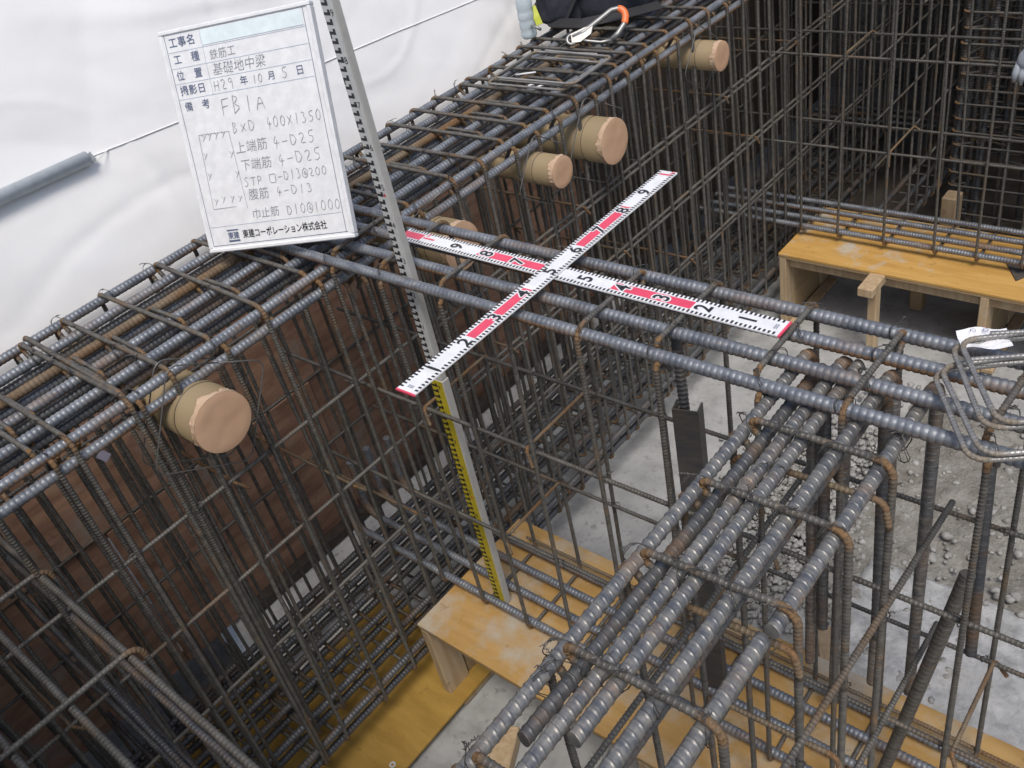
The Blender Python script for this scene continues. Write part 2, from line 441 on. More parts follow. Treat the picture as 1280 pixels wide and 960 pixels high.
# gravel
def pebble(name, seed):
    import bmesh
    b = bmesh.new(); bmesh.ops.create_icosphere(b, subdivisions=2 if seed < 1 else 1, radius=1)
    for v in b.verts:
        n = noise.noise(v.co * 1.3 + Vector((seed * 7, 0, 0))); v.co *= 1 + .55 * n
        v.co.z *= .7
    me = bpy.data.meshes.new(name); b.to_mesh(me); b.free(); return me
peb = [pebble('pebble', i) for i in range(4)]
GV, GF = [], []
pv = [np.array([v.co[:] for v in p.vertices]) for p in peb]; pf = [np.array([list(f.vertices) for f in p.polygons]) for p in peb]
def scatter(n, fx, fy, fz, s0, s1):
    for i in range(n):
        k = RNG.integers(4); s = RNG.uniform(s0, s1)
        a = Matrix.Rotation(RNG.uniform(0, 6.28), 3, 'Z') @ Matrix.Rotation(RNG.uniform(-.7, .7), 3, 'X')
        x, y = fx(), fy()
        V = pv[k] * s * np.array([1, RNG.uniform(.7, 1), 1]) @ np.array(a).T + np.array([x, y, fz(x, y) + s * .35])
        GF.append(pf[k] + sum(len(q) for q in GV)); GV.append(V)
scatter(2600, lambda: RNG.normal(.78, .15), lambda: RNG.normal(1.05, .33), lambda x, y: -1.70 + .035 * math.exp(-((x - .8) / .2) ** 2 - ((y - 1.15) / .3) ** 2) + RNG.uniform(0, .02), .007, .017)
scatter(420, lambda: RNG.uniform(.6, 1.5), lambda: RNG.uniform(.5, 2.0), lambda x, y: -1.665, .005, .016)
scatter(260, lambda: RNG.uniform(1.25, 2.6), lambda: RNG.uniform(.95, 1.95), lambda x, y: -1.655, .006, .024)
g = link('gravel', to_mesh('gravel', np.vstack(GV), np.vstack(GF), MT['stone'])); g['kind'] = 'stuff'

# ------------------------------------------------------------------ formwork behind the deep beam
fw = thing('formwork_wall', 'row of red-brown plywood formwork panels standing behind the deep beam cage', 'formwork', (-.8, 0, -1.55))
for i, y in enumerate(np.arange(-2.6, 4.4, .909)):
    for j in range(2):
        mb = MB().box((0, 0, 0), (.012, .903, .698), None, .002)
        link('panel', mb.mesh('panel', MT['form'] if y < 1.2 else MT['form_dk']), fw, (-.006 + jit(.003), y + .45 + (.3 if j % 2 else 0), .351 + .703 * j), (jit(.003), 0, 0))  # far panels get a darker copy, shade put into their colour
for z in (.02, .7, 1.33):
    mb = MB().box((0, 0, 0), (.06, 7.2, .06), None, .003)
    link('batten', mb.mesh('batten', MT['timber']), fw, (-.045, .9, z))
mb = MB().box((0, 0, 0), (.05, 3.6, .05), None, .004)
link('kicker', mb.mesh('kicker', MT['form_dk']), fw, (.028, 1.3, .008))

# white protective sheet above the formwork
def hem_h(y): return .505 - .06 * (y + .13)
def sheet_surf(y, s):
    """s = 0 bottom .. 1 top along the slope"""
    h = s * 1.75
    hh = max(0.0, h - .13); x = -.772 - .32 * hh - .06 * hh * hh; z = -.27 + h * .97
    y2 = y * 1.0
    f = .011 * noise.noise((y2 * .9, h * 1.2, 4)) + .007 * noise.noise((y2 * 1.6 + h * 1.9, h * 1.1 - y2 * .8, 9))
    f += .012 * abs(noise.noise((y2 * 2.6 + h * 3.0, h * 1.5 - y2 * .5, 20))) + .010 * abs(noise.noise((y2 * 1.4 - h * 2.2, h * 1.0 + y2 * .9, 33)))
    f += .0016 * noise.noise((y2 * 8 + h * 7, h * 8, 2)) + .0006 * noise.noise((y2 * 22 + h * 12, h * 24, 7))
    q1 = noise.noise((y2 * .55 + h * .5, h * .8 - y2 * .35, 50)); q2 = noise.noise((y2 * .7 - h * .9, h * .6 + y2 * .3, 71)); q3 = noise.noise((y2 * 1.5 + h * .4, h * 1.8, 93))
    f += .0030 * math.exp(-(q1 / .030) ** 2) - .0025 * math.exp(-((q2 + .08) / .026) ** 2) + .0020 * math.exp(-((q3 - .1) / .03) ** 2)
    return (x + f * (.35 + min(1, h * 3)), y, z + (.012 * noise.noise((y * 2, 3, 3)) if s == 0 else 0))
V = []; F = []; ny, ns = 420, 150
ys = np.linspace(-2.8, 5.2, ny); ss = np.linspace(0, 1, ns)
for j in range(ns):
    for i in range(ny): V.append(sheet_surf(ys[i], ss[j]))
i, j = np.meshgrid(np.arange(ny - 1), np.arange(ns - 1)); a = (j * ny + i).ravel()
F = np.stack([a, a + 1, a + ny + 1, a + ny], 1)
ts = thing('protective_sheet', 'large creased white protective sheet hanging above the formwork', 'sheet', (-.8, 0, -.27))
o = link('fabric', to_mesh('fabric', np.array(V) - np.array([-.8, 0, -.27]), F, MT['sheet'], True), ts)
sol = o.modifiers.new('thickness', 'SOLIDIFY'); sol.thickness = .002
# seam hem
hem = [tuple(np.array(sheet_surf(y, hem_h(y) / 1.75)) + np.array([.8005, 0, .27])) for y in np.linspace(-2.8, 5.2, 130)]
link('hem', MB().tube(hem, .0022, 6).mesh('hem', MT['sheet'], True), ts)

# scaffold pipe lying along the sheet, with a white cord from its end
PX = sheet_surf(-.45, .53 / 1.75)[0] + .026; PZ = .258 + .3 * (PX + .8)
pp = thing('steel_pipe', 'galvanised scaffold pipe fixed across the white sheet at left', 'pipe', (PX, -.235, PZ))
def ring_tube(L, ro, ri, n=28):
    V = []; F = []
    for y in (0, L):
        for r in (ro, ri):
            for k in range(n): V.append((r * math.cos(2 * PI * k / n), y, r * math.sin(2 * PI * k / n)))
    for k in range(n):
        q = (k + 1) % n
        F += [(k, q, 2 * n + q, 2 * n + k), (n + q, n + k, 3 * n + k, 3 * n + q), (k, n + k, n + q, q), (2 * n + q, 3 * n + q, 3 * n + k, 2 * n + k)]
    return V, F
V, F = ring_tube(-2.4, .0212, .0185)
link('tube', to_mesh('tube', V, F, MT['pipe'], False), pp, (0, 0, 0), (-.03, 0, 0))
for q in pp.children: q.data.polygons.foreach_set('use_smooth', [True] * len(q.data.polygons))
link('clip', MB().box((0, .012, .004), (.006, .018, .034), None, .002).mesh('clip', MT['pipe']), pp, (.0, .0, -.01), (0.3, 0, 0))
cord = [(PX + .02, -.222, PZ - .012)] + [tuple(np.array(sheet_surf(y, hem_h(y) / 1.75)) + np.array([.0022, 0, .001])) for y in np.linspace(-.16, 1.6, 40)]
tag(link('cord', MB().tube(cord, .0017, 6).mesh('cord', MT['rope'], True)), 'thin white cord running from the pipe end along the seam of the sheet', 'cord')

# ------------------------------------------------------------------ rebar cages
def along(axis): return (0, 0, 0) if axis == 'x' else (0, 0, PI / 2)
def place(axis, l, t, z): return (l, t, z) if axis == 'x' else (t, l, z)
def add_bars(root, name, me, axis, l0, ts, z, sag=.0):
    out = []
    for t in ts:
        o = link(name, me, root, place(axis, l0 + jit(.01), t + jit(.002), z + jit(.0012)), along(axis))
        o.rotation_euler.x = random.uniform(0, 6.28) if axis == 'x' else 0
        if axis == 'y':
            o.rotation_euler = (random.uniform(0, 6.28), 0, PI / 2)
        out.append(o)
    return out
def add_stirrups(root, name, me, axis, ls, tc, z, flip=None, tilt=.012):
    for l in ls:
        o = link(name, random.choice(me) if isinstance(me, list) else me, root, place(axis, l, tc + jit(.002), z + jit(.0012)))
        f = (random.random() < .5) if flip is None else flip
        o.rotation_euler = (0, jit(tilt), (0 if axis == 'x' else PI / 2) + (PI if f else 0) + jit(tilt))
D13 = dict(r=.0058, pitch=.009, style=RING, sides=7, ribh=.0009)
def hoop(name, w, h, m=None, r=.0058, hook=.085, **kw):
    a = dict(D13); a['r'] = r; a.update(kw)
    return rebar(name, stirrup_pts(w, h, 2 * r, hook), m=m or MT['stirrup'], rad=.03, **a)
def straight(name, L, r, pitch, style, m, **kw):
    return rebar(name, [(0, 0, 0), (L, 0, 0)], r, pitch, style, m, **kw)

# --- deep beam cage (runs away from the camera along Y)
deep = thing('rebar_cage', 'deep heavy rebar cage running from lower left to the top under the white sheet', 'rebar cage', (-.28, 0, -1.6))
DO = np.array([-.28, 0, -1.6])
def dl(x, y, z): return tuple(np.array([x, y, z]) - DO)
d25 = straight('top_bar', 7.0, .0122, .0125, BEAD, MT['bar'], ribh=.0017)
d25r = straight('top_bar', 7.0, .0122, .0125, BEAD, MT['rust'], ribh=.0017)
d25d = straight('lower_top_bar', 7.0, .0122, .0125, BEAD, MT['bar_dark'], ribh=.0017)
TX = [-.018, -.132, -.238, -.343, -.447, -.553]
for k, x in enumerate(TX):
    add_bars(deep, 'top_bar', d25r if k == 3 else d25, 'y', -2.6, [x + .28], -.03 + 1.6)
    if k not in (5,):
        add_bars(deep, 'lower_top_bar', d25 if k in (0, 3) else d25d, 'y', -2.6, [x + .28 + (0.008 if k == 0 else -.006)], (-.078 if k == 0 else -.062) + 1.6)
d13b = straight('web_bar', 7.0, .0058, .009, RING, MT['stirrup'], sides=7, ribh=.0009)
for z in (-.385, -.67, -.96):
    add_bars(deep, 'web_bar', d13b, 'y', -2.6, [.28 - .002, -.28 - .005], z + 1.6)
d13c = straight('lap_bar', 3.9, .0058, .009, RING, MT['stirrup'], sides=7, ribh=.0009)
for z in (-.385, -.67, -.96): add_bars(deep, 'lap_bar', d13c, 'y', .16, [.281], z + 1.6 - .024)
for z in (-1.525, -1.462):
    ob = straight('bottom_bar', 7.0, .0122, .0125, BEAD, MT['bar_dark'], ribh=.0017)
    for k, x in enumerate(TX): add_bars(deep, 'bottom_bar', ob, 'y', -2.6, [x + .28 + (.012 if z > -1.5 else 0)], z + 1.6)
yl = [-.178, -.348, -.496, -.644, -.735, -.765, -.915, -.972, -1.12, -1.27, -1.42, -1.58, -1.73, -1.9, -2.1, -2.3]
yr = [.232, .385, .508, .659, .781, .895, 1.0, 1.09, 1.183, 1.299, 1.4, 1.49]
y = 1.49
while y < 4.25: y += .125; yr.append(y + jit(.008))
outer = [hoop('stirrup', .580, 1.535, r=.0063), hoop('stirrup', .576, 1.53, r=.0063)]
inner = [hoop('inner_stirrup', .21, 1.50, r=.0056)]
add_stirrups(deep, 'stirrup', outer, 'y', yl + yr, -.2855 + .28, -.0095 + 1.6)
add_stirrups(deep, 'stirrup', outer, 'y', [-.095, -.035, .04, .105, .165], -.2855 + .28, -.085 + 1.6)
wide_in = [hoop('inner_stirrup', .41, 1.43, r=.0056)]
add_stirrups(deep, 'inner_stirrup', wide_in, 'y', [q + .055 for q in yl + yr[:22]], -.2855 + .28, -.085 + 1.6)
add_stirrups(deep, 'inner_stirrup', inner, 'y', [q + .02 for q in yl + yr], -.24 + .28, -.0105 + 1.6)
tie = rebar('cross_tie', [(.0, .03, -.045), (0, 0, 0), (.56, 0, 0), (.56, .03, -.045)], .0048, .008, RING, MT['rust'], 7, .0008, .012)
for (yy, zz) in [(-1.25, -.68), (-.62, -.40), (-.13, -.96), (.45, -.68), (.95, -.40), (1.15, -.69), (1.6, -.98), (1.95, -.40), (2.2, -.69), (2.6, -.41), (-.3, -.69)]:
    link('cross_tie', tie, deep, dl(-.555, yy, zz + .012))
sp = []
for yy in yl + yr[:20]:
    for x in TX:
        if random.random() < .55: sp.append((dl(x, yy, -.02), (0, 1, 0), .019))
    for z in (-.385, -.67, -.96):
        if random.random() < .5: sp.append((dl(.002, yy, z), (0, 1, 0), .012))
knots('tie_wire', deep, sp)

# --- shallow beam cage in the middle (runs along X, carries the rulers)
LB = np.array([.9, 0, -1.27])
lad = thing('rebar_cage', 'four-bar beam cage across the middle with the red and white rulers lying on it', 'rebar cage', tuple(LB))
LY = [-.118, -.040, .045, .124]
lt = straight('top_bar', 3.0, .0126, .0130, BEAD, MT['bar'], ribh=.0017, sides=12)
for t in LY: add_bars(lad, 'top_bar', lt, 'x', -.42 - LB[0], [t], 0 - LB[2])
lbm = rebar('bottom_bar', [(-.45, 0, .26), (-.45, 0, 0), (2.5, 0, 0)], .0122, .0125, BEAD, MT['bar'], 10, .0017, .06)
for t in LY: link('bottom_bar', lbm, lad, (-LB[0] + jit(.01), t, -1.25 - LB[2]))
lw = straight('web_bar', 3.0, .0058, .009, RING, MT['stirrup'], sides=8, ribh=.0009)
for z in (-.425, -.845): add_bars(lad, 'web_bar', lw, 'x', -.45 - LB[0], [-.125, .131], z - LB[2])
add_bars(lad, 'lap_bar', straight('lap_bar', 2.2, .0058, .009, RING, MT['rust'], sides=8, ribh=.0009), 'x', .2 - LB[0], [.150], -1.237 - LB[2])
LX = [-.20, .022, .213, .425, .63, .837, 1.03, 1.247, 1.413, 1.652, 1.86]
lh = [hoop('stirrup', .288, 1.292, sides=9), hoop('stirrup', .285, 1.288, sides=9)]
for i, x in enumerate(LX):
    add_stirrups(lad, 'stirrup', lh, 'x', [x - LB[0]], .003, .0195 - LB[2], flip=(i in (4, 5, 8)), tilt=.018)
tie2 = rebar('cross_tie', [(.02, -.01, -.05), (0, 0, 0), (0, .272, 0), (.03, .272, -.04)], .0048, .008, RING, MT['rust'], 7, .0008, .012)
for (x, z) in [(.23, -.43), (.42, -.855), (.60, -.43), (1.27, -.43), (1.05, -.855), (1.67, -.855)]:
    link('cross_tie', tie2, lad, (x - LB[0], -.133, z + .010 - LB[2]))
sp = []
for x in LX:
    for t in LY:
        if random.random() < .7: sp.append(((x - LB[0], t, .008 - LB[2]), (1, 0, 0), .021))
    for t in (-.127, .133):
        for z in (-.425, -.845): sp.append(((x - LB[0], t, z - LB[2]), (1, 0, 0), .012))
knots('tie_wire', lad, sp)

# --- heavy hooked cage in the foreground
FO = np.array([1.393, -.6, -1.2])
fg = thing('rebar_cage', 'foreground cage of thick hooked bars at lower right', 'rebar cage', tuple(FO))
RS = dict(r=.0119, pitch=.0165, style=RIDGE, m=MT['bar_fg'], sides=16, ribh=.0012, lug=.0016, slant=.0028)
def fgbar(name, x, y0, y1, z, tail=None, m=None, rad=.045):
    a = dict(RS)
    if m: a['m'] = m
    pts = [(0, y0, 0), (0, y1, 0)]
    if tail: pts += [(tail[0] - x, y1 + .004, tail[1] - z)]
    me = rebar(name, pts, rad=rad, **a)
    return link(name, me, fg, tuple(np.array([x, 0, z]) - FO))
fgbar('hooked_bar', 1.272, -1.75, .062, -.028, (1.262, -1.06))
fgbar('lap_bar', 1.303, -.905, .05, -.046, (1.300, -.88), MT['bar_dark'])
fgbar('hooked_bar', 1.342, -1.75, .066, -.028, (1.325, -1.20))
fgbar('lap_bar', 1.372, -.875, .04, -.028)
fgbar('hooked_bar', 1.434, -1.75, .062, -.028, (1.425, -1.03))
fgbar('lap_bar', 1.430, -1.75, .03, -.0565, (1.44, -.80), MT['bar_dark'])
fgbar('hooked_bar', 1.512, -.585, .060, -.028, (1.515, -1.00))
fgbar('cut_bar', 1.507, -1.75, -.602, -.028)
fgbar('loose_bar', 1.60, .09, .12, -.20, (1.622, -.84), MT['bar_dark'])
incl = rebar('inclined_bar', [(1.622, -.01, -.425), (1.50, -.03, -1.24)], .0135, .0165, RIDGE, MT['stirrup'], 12, .0012, .03, .0015, .0028)
link('inclined_bar', incl, fg, tuple(-FO))
fw_ = [hoop('stirrup', .282, 1.20, r=.0066, sides=10, pitch=.0095), hoop('stirrup', .285, 1.205, r=.0066, sides=10, pitch=.0095)]
FY = [-.215, -.388, -.565, -.775, -.98, -1.19, -1.40]
for yv in FY:
    o = link('stirrup', random.choice(fw_), fg, tuple(np.array([1.393, yv, -.0068]) - FO), (0, jit(.006), -PI / 2 + jit(.02)))
fwb = straight('web_bar', 1.8, .0062, .009, RING, MT['stirrup'], sides=8, ribh=.0009)
for (x, z, ry) in [(1.543, -.385, .10), (1.543, -.78, .06), (1.243, -.40, .0), (1.243, -.80, 0)]:
    link('web_bar', fwb, fg, tuple(np.array([x, .125, z]) - FO), (0, ry * -1, -PI / 2))
for x in (1.27, 1.33, 1.45, 1.51):
    link('bottom_bar', straight('bottom_bar', 1.5, .0146, .0165, RING, MT['bar_dark'], sides=10, ribh=.0018), fg, tuple(np.array([x, -.45, -1.185]) - FO), (0, 0, -PI / 2))
htie = rebar('cross_tie', [(0, 0, -.06), (0, 0, 0), (.27, .01, 0), (.28, .01, -.06)], .006, .009, RING, MT['rust'], 8, .0009, .02)
for (yy, zz) in [(-.24, -.075), (-.57, -.09), (-.40, -.62)]:
    link('cross_tie', htie, fg, tuple(np.array([1.262, yy, zz]) - FO))
sp = []
for yv in FY:
    for x in (1.272, 1.342, 1.376, 1.434, 1.512):
        sp.append((tuple(np.array([x, yv, -.018]) - FO), (0, 1, 0), .024))
for (x, yv) in [(1.29, -.80), (1.29, -.82), (1.36, -.30), (1.507, -.90), (1.52, -.14), (1.51, -.125)]:
    sp.append((tuple(np.array([x, yv, -.035]) - FO), (0, 1, .05), .033 if x < 1.5 else .025))
for yv in FY[:4]: sp.append((tuple(np.array([1.54, yv, -.385]) - FO), (0, 1, 0), .012))
knots('tie_wire', fg, sp)

# --- cage of the next beam beyond (runs along X)
def cage_x(label, x0, L, ts, ztop, zbot, xs, web, mtop, mbot, seed=0, ties=()):
    tc = (ts[0] + ts[-1]) / 2; O = np.array([x0 + L / 2, tc, zbot - .02])
    r = thing('rebar_cage', label, 'rebar cage', tuple(O))
    b1 = straight('top_bar', L, .0122, .0125, BEAD, mtop, sides=8, ribh=.0018)
    b2 = straight('bottom_bar', L, .0122, .0125, BEAD, mbot, sides=8, ribh=.0018)
    for t in ts:
        link('top_bar', b1, r, tuple(np.array([x0, t, ztop]) - O)); link('bottom_bar', b2, r, tuple(np.array([x0, t, zbot]) - O))
    w = straight('web_bar', L, .0056, .009, RING, MT['stirrup'], sides=6, ribh=.0009)
    for z in web:
        for t in (ts[0] - .012, ts[-1] + .012): link('web_bar', w, r, tuple(np.array([x0, t, z + jit(.004)]) - O), (0, jit(.004), 0))
    h = hoop('stirrup', ts[-1] - ts[0] + .045, ztop - zbot + .042, sides=6)
    for x in xs: link('stirrup', h, r, tuple(np.array([x, tc, ztop + .02]) - O), (0, jit(.012), random.choice((0, PI)) + jit(.01)))
    tm = rebar('cross_tie', [(0, -.005, -.07), (0, 0, 0), (0, ts[-1] - ts[0] + .03, 0), (.03, ts[-1] - ts[0] + .03, -.02)], .0048, .008, RING, MT['rust'], 6, .0008, .012)
    for (x, z) in ties: link('cross_tie', tm, r, tuple(np.array([x, ts[0] - .018, z + .01]) - O))
    return r
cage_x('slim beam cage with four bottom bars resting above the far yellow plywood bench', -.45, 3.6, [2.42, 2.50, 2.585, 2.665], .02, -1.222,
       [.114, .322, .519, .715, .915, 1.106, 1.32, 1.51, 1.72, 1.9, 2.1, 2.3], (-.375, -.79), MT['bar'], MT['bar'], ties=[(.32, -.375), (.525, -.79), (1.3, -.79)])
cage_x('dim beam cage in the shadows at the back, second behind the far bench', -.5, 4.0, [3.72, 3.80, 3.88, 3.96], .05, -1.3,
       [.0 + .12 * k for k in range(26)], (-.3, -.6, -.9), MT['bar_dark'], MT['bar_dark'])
def cage_y(label, xs, y0, L, ztop, zbot, sp_, web, layers=1):
    tc = (xs[0] + xs[-1]) / 2; O = np.array([tc, y0 + L / 2, zbot - .02])
    r = thing('rebar_cage', label, 'rebar cage', tuple(O))
    b = straight('long_bar', L, .0122, .0125, BEAD, MT['bar_dark'], sides=8, ribh=.0018)
    for x in xs:
        for z in (ztop, zbot): link('long_bar', b, r, tuple(np.array([x, y0, z]) - O), (0, 0, PI / 2))
    w = straight('web_bar', L, .0056, .009, RING, MT['stirrup'], sides=6, ribh=.0009)
    for z in web:
        for x in (xs[0] - .012, xs[-1] + .012): link('web_bar', w, r, tuple(np.array([x, y0, z]) - O), (0, 0, PI / 2))
    h = hoop('stirrup', xs[-1] - xs[0] + .045, ztop - zbot + .042, sides=6)
    y = y0 + .05
    while y < y0 + L:
        link('stirrup', h, r, tuple(np.array([tc, y, ztop + .02]) - O), (0, jit(.01), PI / 2 + random.choice((0, PI)) + jit(.01))); y += sp_ + jit(.006)
    return r
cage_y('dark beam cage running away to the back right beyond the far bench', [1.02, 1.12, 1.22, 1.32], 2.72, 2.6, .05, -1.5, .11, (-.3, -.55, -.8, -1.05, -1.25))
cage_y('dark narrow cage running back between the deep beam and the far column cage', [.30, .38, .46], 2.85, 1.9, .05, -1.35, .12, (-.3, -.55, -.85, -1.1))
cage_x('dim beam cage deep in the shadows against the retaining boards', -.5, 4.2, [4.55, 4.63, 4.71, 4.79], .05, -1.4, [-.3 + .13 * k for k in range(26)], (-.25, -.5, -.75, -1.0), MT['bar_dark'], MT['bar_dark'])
# column cage of closely stacked hoops at the back
CO = np.array([.72, 3.42, -1.68])
col_ = thing('column_cage', 'square column cage of closely stacked hoops in the dark background', 'rebar cage', tuple(CO))
vb = rebar('main_bar', [(0, 0, 0), (0, 0, 2.0)], .0115, .0125, BEAD, MT['bar_dark'], 8, .0017)
for a in (-.18, -.06, .06, .18):
    for b in (-.18, .18):
        link('main_bar', vb, col_, (a, b, 0))
        if abs(a) < .1: link('main_bar', vb, col_, (b, a, 0))
hp = rebar('hoop', [(-.03, .15, 0), (-.2, .2, 0), (-.2, -.2, 0), (.2, -.2, 0), (.2, .2, 0), (-.2, .2, 0), (-.16, .12, 0)], .0058, .009, RING, MT['stirrup'], 6, .0009, .025)
for k in range(26): link('hoop', hp, col_, (jit(.003), jit(.003), .06 + .072 * k), (jit(.01), jit(.01), random.choice((0, PI / 2, PI))))

# --- low cage at the lower left (runs along X, towards the camera)
QO = np.array([.3, -1.29, -1.55])
ll = thing('rebar_cage', 'thin-bar beam cage in the dark lower left corner', 'rebar cage', tuple(QO))
lb_ = straight('top_bar', 1.65, .0078, .011, RING, MT['stirrup'], sides=9, ribh=.001)
ld_ = straight('long_bar', 1.65, .0078, .011, RING, MT['bar_dark'], sides=9, ribh=.001)
for (yv, z) in [(-1.10, -.262), (-1.24, -.262), (-1.36, -.262), (-1.48, -.262)]:
    link('top_bar', lb_, ll, tuple(np.array([-.62, yv, z]) - QO), (jit(.1), 0, jit(.006)))
for (yv, z) in [(-1.10, -.40), (-1.12, -.52), (-1.11, -.68), (-1.13, -.86), (-1.10, -1.05), (-1.12, -1.3), (-1.47, -.5), (-1.47, -.8), (-1.47, -1.1), (-1.2, -1.5), (-1.3, -1.5), (-1.4, -1.5)]:
    link('long_bar', ld_, ll, tuple(np.array([-.62, yv, z]) - QO), (0, random.uniform(-.05, .09), jit(.02)))
lhp = hoop('stirrup', .40, 1.28, r=.0062, sides=9)
for x in (-.40, .01, .41):
    link('stirrup', lhp, ll, tuple(np.array([x, -1.29, -.247]) - QO), (0, jit(.02), jit(.02)))

# ------------------------------------------------------------------ paper sleeve tubes through the deep beam
def sleeve(label, y, z, r, L=.68, seed=0, lines=True):
    t = thing('paper_tube', label, 'paper tube', (.10, y, z), 'capped paper tubes through the deep beam cage')
    n = 48
    V = []; F = []
    for k in range(n):
        c, s = math.cos(2 * PI * k / n), math.sin(2 * PI * k / n)
        V += [(-L, r * c, r * s), (0, r * c, r * s), (0, (r - .005) * c, (r - .005) * s), (-L, (r - .005) * c, (r - .005) * s)]
    for k in range(n):
        a, b = 4 * k, 4 * ((k + 1) % n)
        F += [(a, a + 1, b + 1, b), (a + 1, a + 2, b + 2, b + 1), (a + 2, a + 3, b + 3, b + 2), (a + 3, a, b, b + 3)]
    o = link('tube_wall', MB().add(V, F).mesh('tube_wall', MT['card'], True), t)
    o.data.polygons.foreach_set('use_smooth', [True] * len(o.data.polygons))
    # taped cap: disc, folded and crumpled edge
    V = [(.004, 0, 0)]; F = []; rings = 7
    for q in range(1, rings + 1):
        rr = r * q / rings * 1.01
        for k in range(n):
            a = 2 * PI * k / n
            w = .0012 * noise.noise((rr * 30 * math.cos(a) + seed, rr * 30 * math.sin(a), 2)) if q < rings else -.002
            V.append((.004 + w, rr * math.cos(a), rr * math.sin(a)))
    for k in range(n): F.append((0, 1 + k, 1 + (k + 1) % n))
    for q in range(rings - 1):
        for k in range(n):
            a = 1 + q * n + k; b = 1 + q * n + (k + 1) % n; F.append((a, a + n, b + n, b))
    link('tape_face', MB().add(V, F).mesh('tape_face', MT['tape'], True), t)
    V = []; F = []; m2 = 72
    for k in range(m2):
        a = 2 * PI * k / m2
        e = .019 + .015 * max(-.5, noise.noise((math.cos(a) * 2.2 + seed * 3, math.sin(a) * 2.2, 5))) + .006 * noise.noise((math.cos(a) * 9, math.sin(a) * 9, seed))
        for i, f in enumerate((0, .3, .65, 1)):
            w = r + .0012 + (.0026 * noise.noise((a * 6, f * 3 + seed, 1)) + .0007 * ((k % 3) == 0)) * (.2 + f)
            V.append((.002 - e * f, w * math.cos(a), w * math.sin(a)))
    for k in range(m2):
        for i in range(3):
            a = 4 * k + i; b = 4 * ((k + 1) % m2) + i; F.append((a, b, b + 1, a + 1))
    link('tape_fold', MB().add(V, F).mesh('tape_fold', MT['tapef']), t)
    if lines:
        mb = MB()
        for xx in (-.085,):
            ring = [(xx, (r + .0006) * math.cos(a), (r + .0006) * math.sin(a)) for a in np.linspace(.6, 4.0, 40)]
            mb.tube(ring, .0009, 4)
        link('printed_line', mb.mesh('printed_line', MT['black']), t)
    return t
sleeve('large paper tube with a wide tan taped cap, nearest, at left', -.612, -.151, .077, seed=1)
sleeve('small paper tube with taped cap, left of the larger one beyond the board', .761, -.151, .0515, seed=2)
sleeve('large paper tube with taped cap, right of the small one above the upper ruler tip', 1.052, -.177, .0765, seed=3)
sleeve('farthest paper tube with pale crumpled cap near the top of the photo', 1.784, -.157, .055, seed=4)
sleeve('paper tube whose cap hides behind the ruler and the staff', .268, -.152, .072, seed=5)

def wire_square(label, y, z, s, x, rot, group):
    a = s / 2
    pts = fillet([(0, 0, a), (0, a, a), (0, a, -a), (0, -a, -a), (0, -a, a), (0, 0, a)], .03, 6)
    return tag(link('reinforcement_loop', MB().tube(pts, .0019, 6).mesh('reinforcement_loop', MT['wire_lt'], True), None, (x, y, z), (rot, .04, 0)), label, 'wire loop', group)
gr = 'thin square wire loops tied round the paper tubes'
wire_square('inner one of two thin wire squares round the nearest large paper tube', -.600, -.175, .27, -.045, -.58, gr)
wire_square('outer one of two thin wire squares round the nearest large paper tube', -.600, -.170, .275, .022, -.55, gr)
wire_square('thin wire square round the small paper tube beyond the board', .765, -.160, .20, .018, -.6, gr)
wire_square('thin wire square round the large paper tube above the ruler tip', 1.058, -.190, .26, .018, -.55, gr)
wire_square('thin wire square round the farthest paper tube', 1.78, -.17, .20, .018, -.62, gr)
wire_square('thin wire square standing round the tube behind the ruler', .275, -.14, .24, .012, .15, gr)

# ------------------------------------------------------------------ timber benches (bottom forms)
def bench(label, x0, x1, y0, y1, zt, zb, legs, group=None, m='ply'):
    O = np.array([(x0 + x1) / 2, (y0 + y1) / 2, zb])
    t = thing('plywood_bench', label, 'plywood bench', tuple(O), group)
    L, W = x1 - x0, y1 - y0
    link('top_sheet', MB().box((0, 0, 0), (L, W, .012), None, .0015).mesh('top_sheet', MT[m]), t, (0, 0, zt - .006 - zb))
    link('sheet_edge', MB().box((0, 0, 0), (L - .004, W - .004, .012), None, .001).mesh('sheet_edge', MT['plyedge']), t, (0, 0, zt - .0185 - zb))
    for s in (-1, 1):
        link('bearer', MB().box((0, 0, 0), (L - .02, .03, .06), None, .003).mesh('bearer', MT['timber']), t, (0, s * (W / 2 - .05), zt - .056 - zb))
    H = zt - .025 - zb
    for (x, d) in legs:
        for s in (-1, 1):
            link('leg', MB().box((0, 0, 0), (.035, .10, H), None, .003).mesh('leg', MT['timber']), t, (x - O[0], s * (W / 2 - .052), H / 2))
        link('end_board', MB().box((0, 0, 0), (.012, W - .22, H - .09), None, .001).mesh('end_board', MT['plyedge']), t, (x - O[0] + .004, 0, H / 2 - .04))
        link('sole', MB().box((0, 0, 0), (.05, W - .02, .02), None, .002).mesh('sole', MT['timber']), t, (x - O[0] + .045, 0, .012))
    return t
bench('near yellow plywood bench with scuffed end under the middle beam cage', .064, 2.7, -.311, .238, -1.282, -1.695, [(.085, 1), (.95, 1), (1.85, 1)], None, 'ply_worn')
bench('far yellow plywood bench with grey cement stains at upper right', .085, 2.9, 2.225, 2.715, -1.275, -1.695, [(.105, 1), (1.02, 1), (2.0, 1)])
bd = thing('bottom_board', 'yellow bottom formwork board lying under the deep beam cage', 'plywood board', (-.24, -1.6, -1.66))
link('sheet_top', MB().box((0, 0, 0), (.80, 3.0, .014), None, .002).mesh('sheet_top', MT['ply_dk']), bd, (0, 0, 0))
for x in (-.34, 0, .34): link('batten', MB().box((0, 0, 0), (.05, 2.98, .028), None, .002).mesh('batten', MT['plyedge']), bd, (x, 0, -.0215))
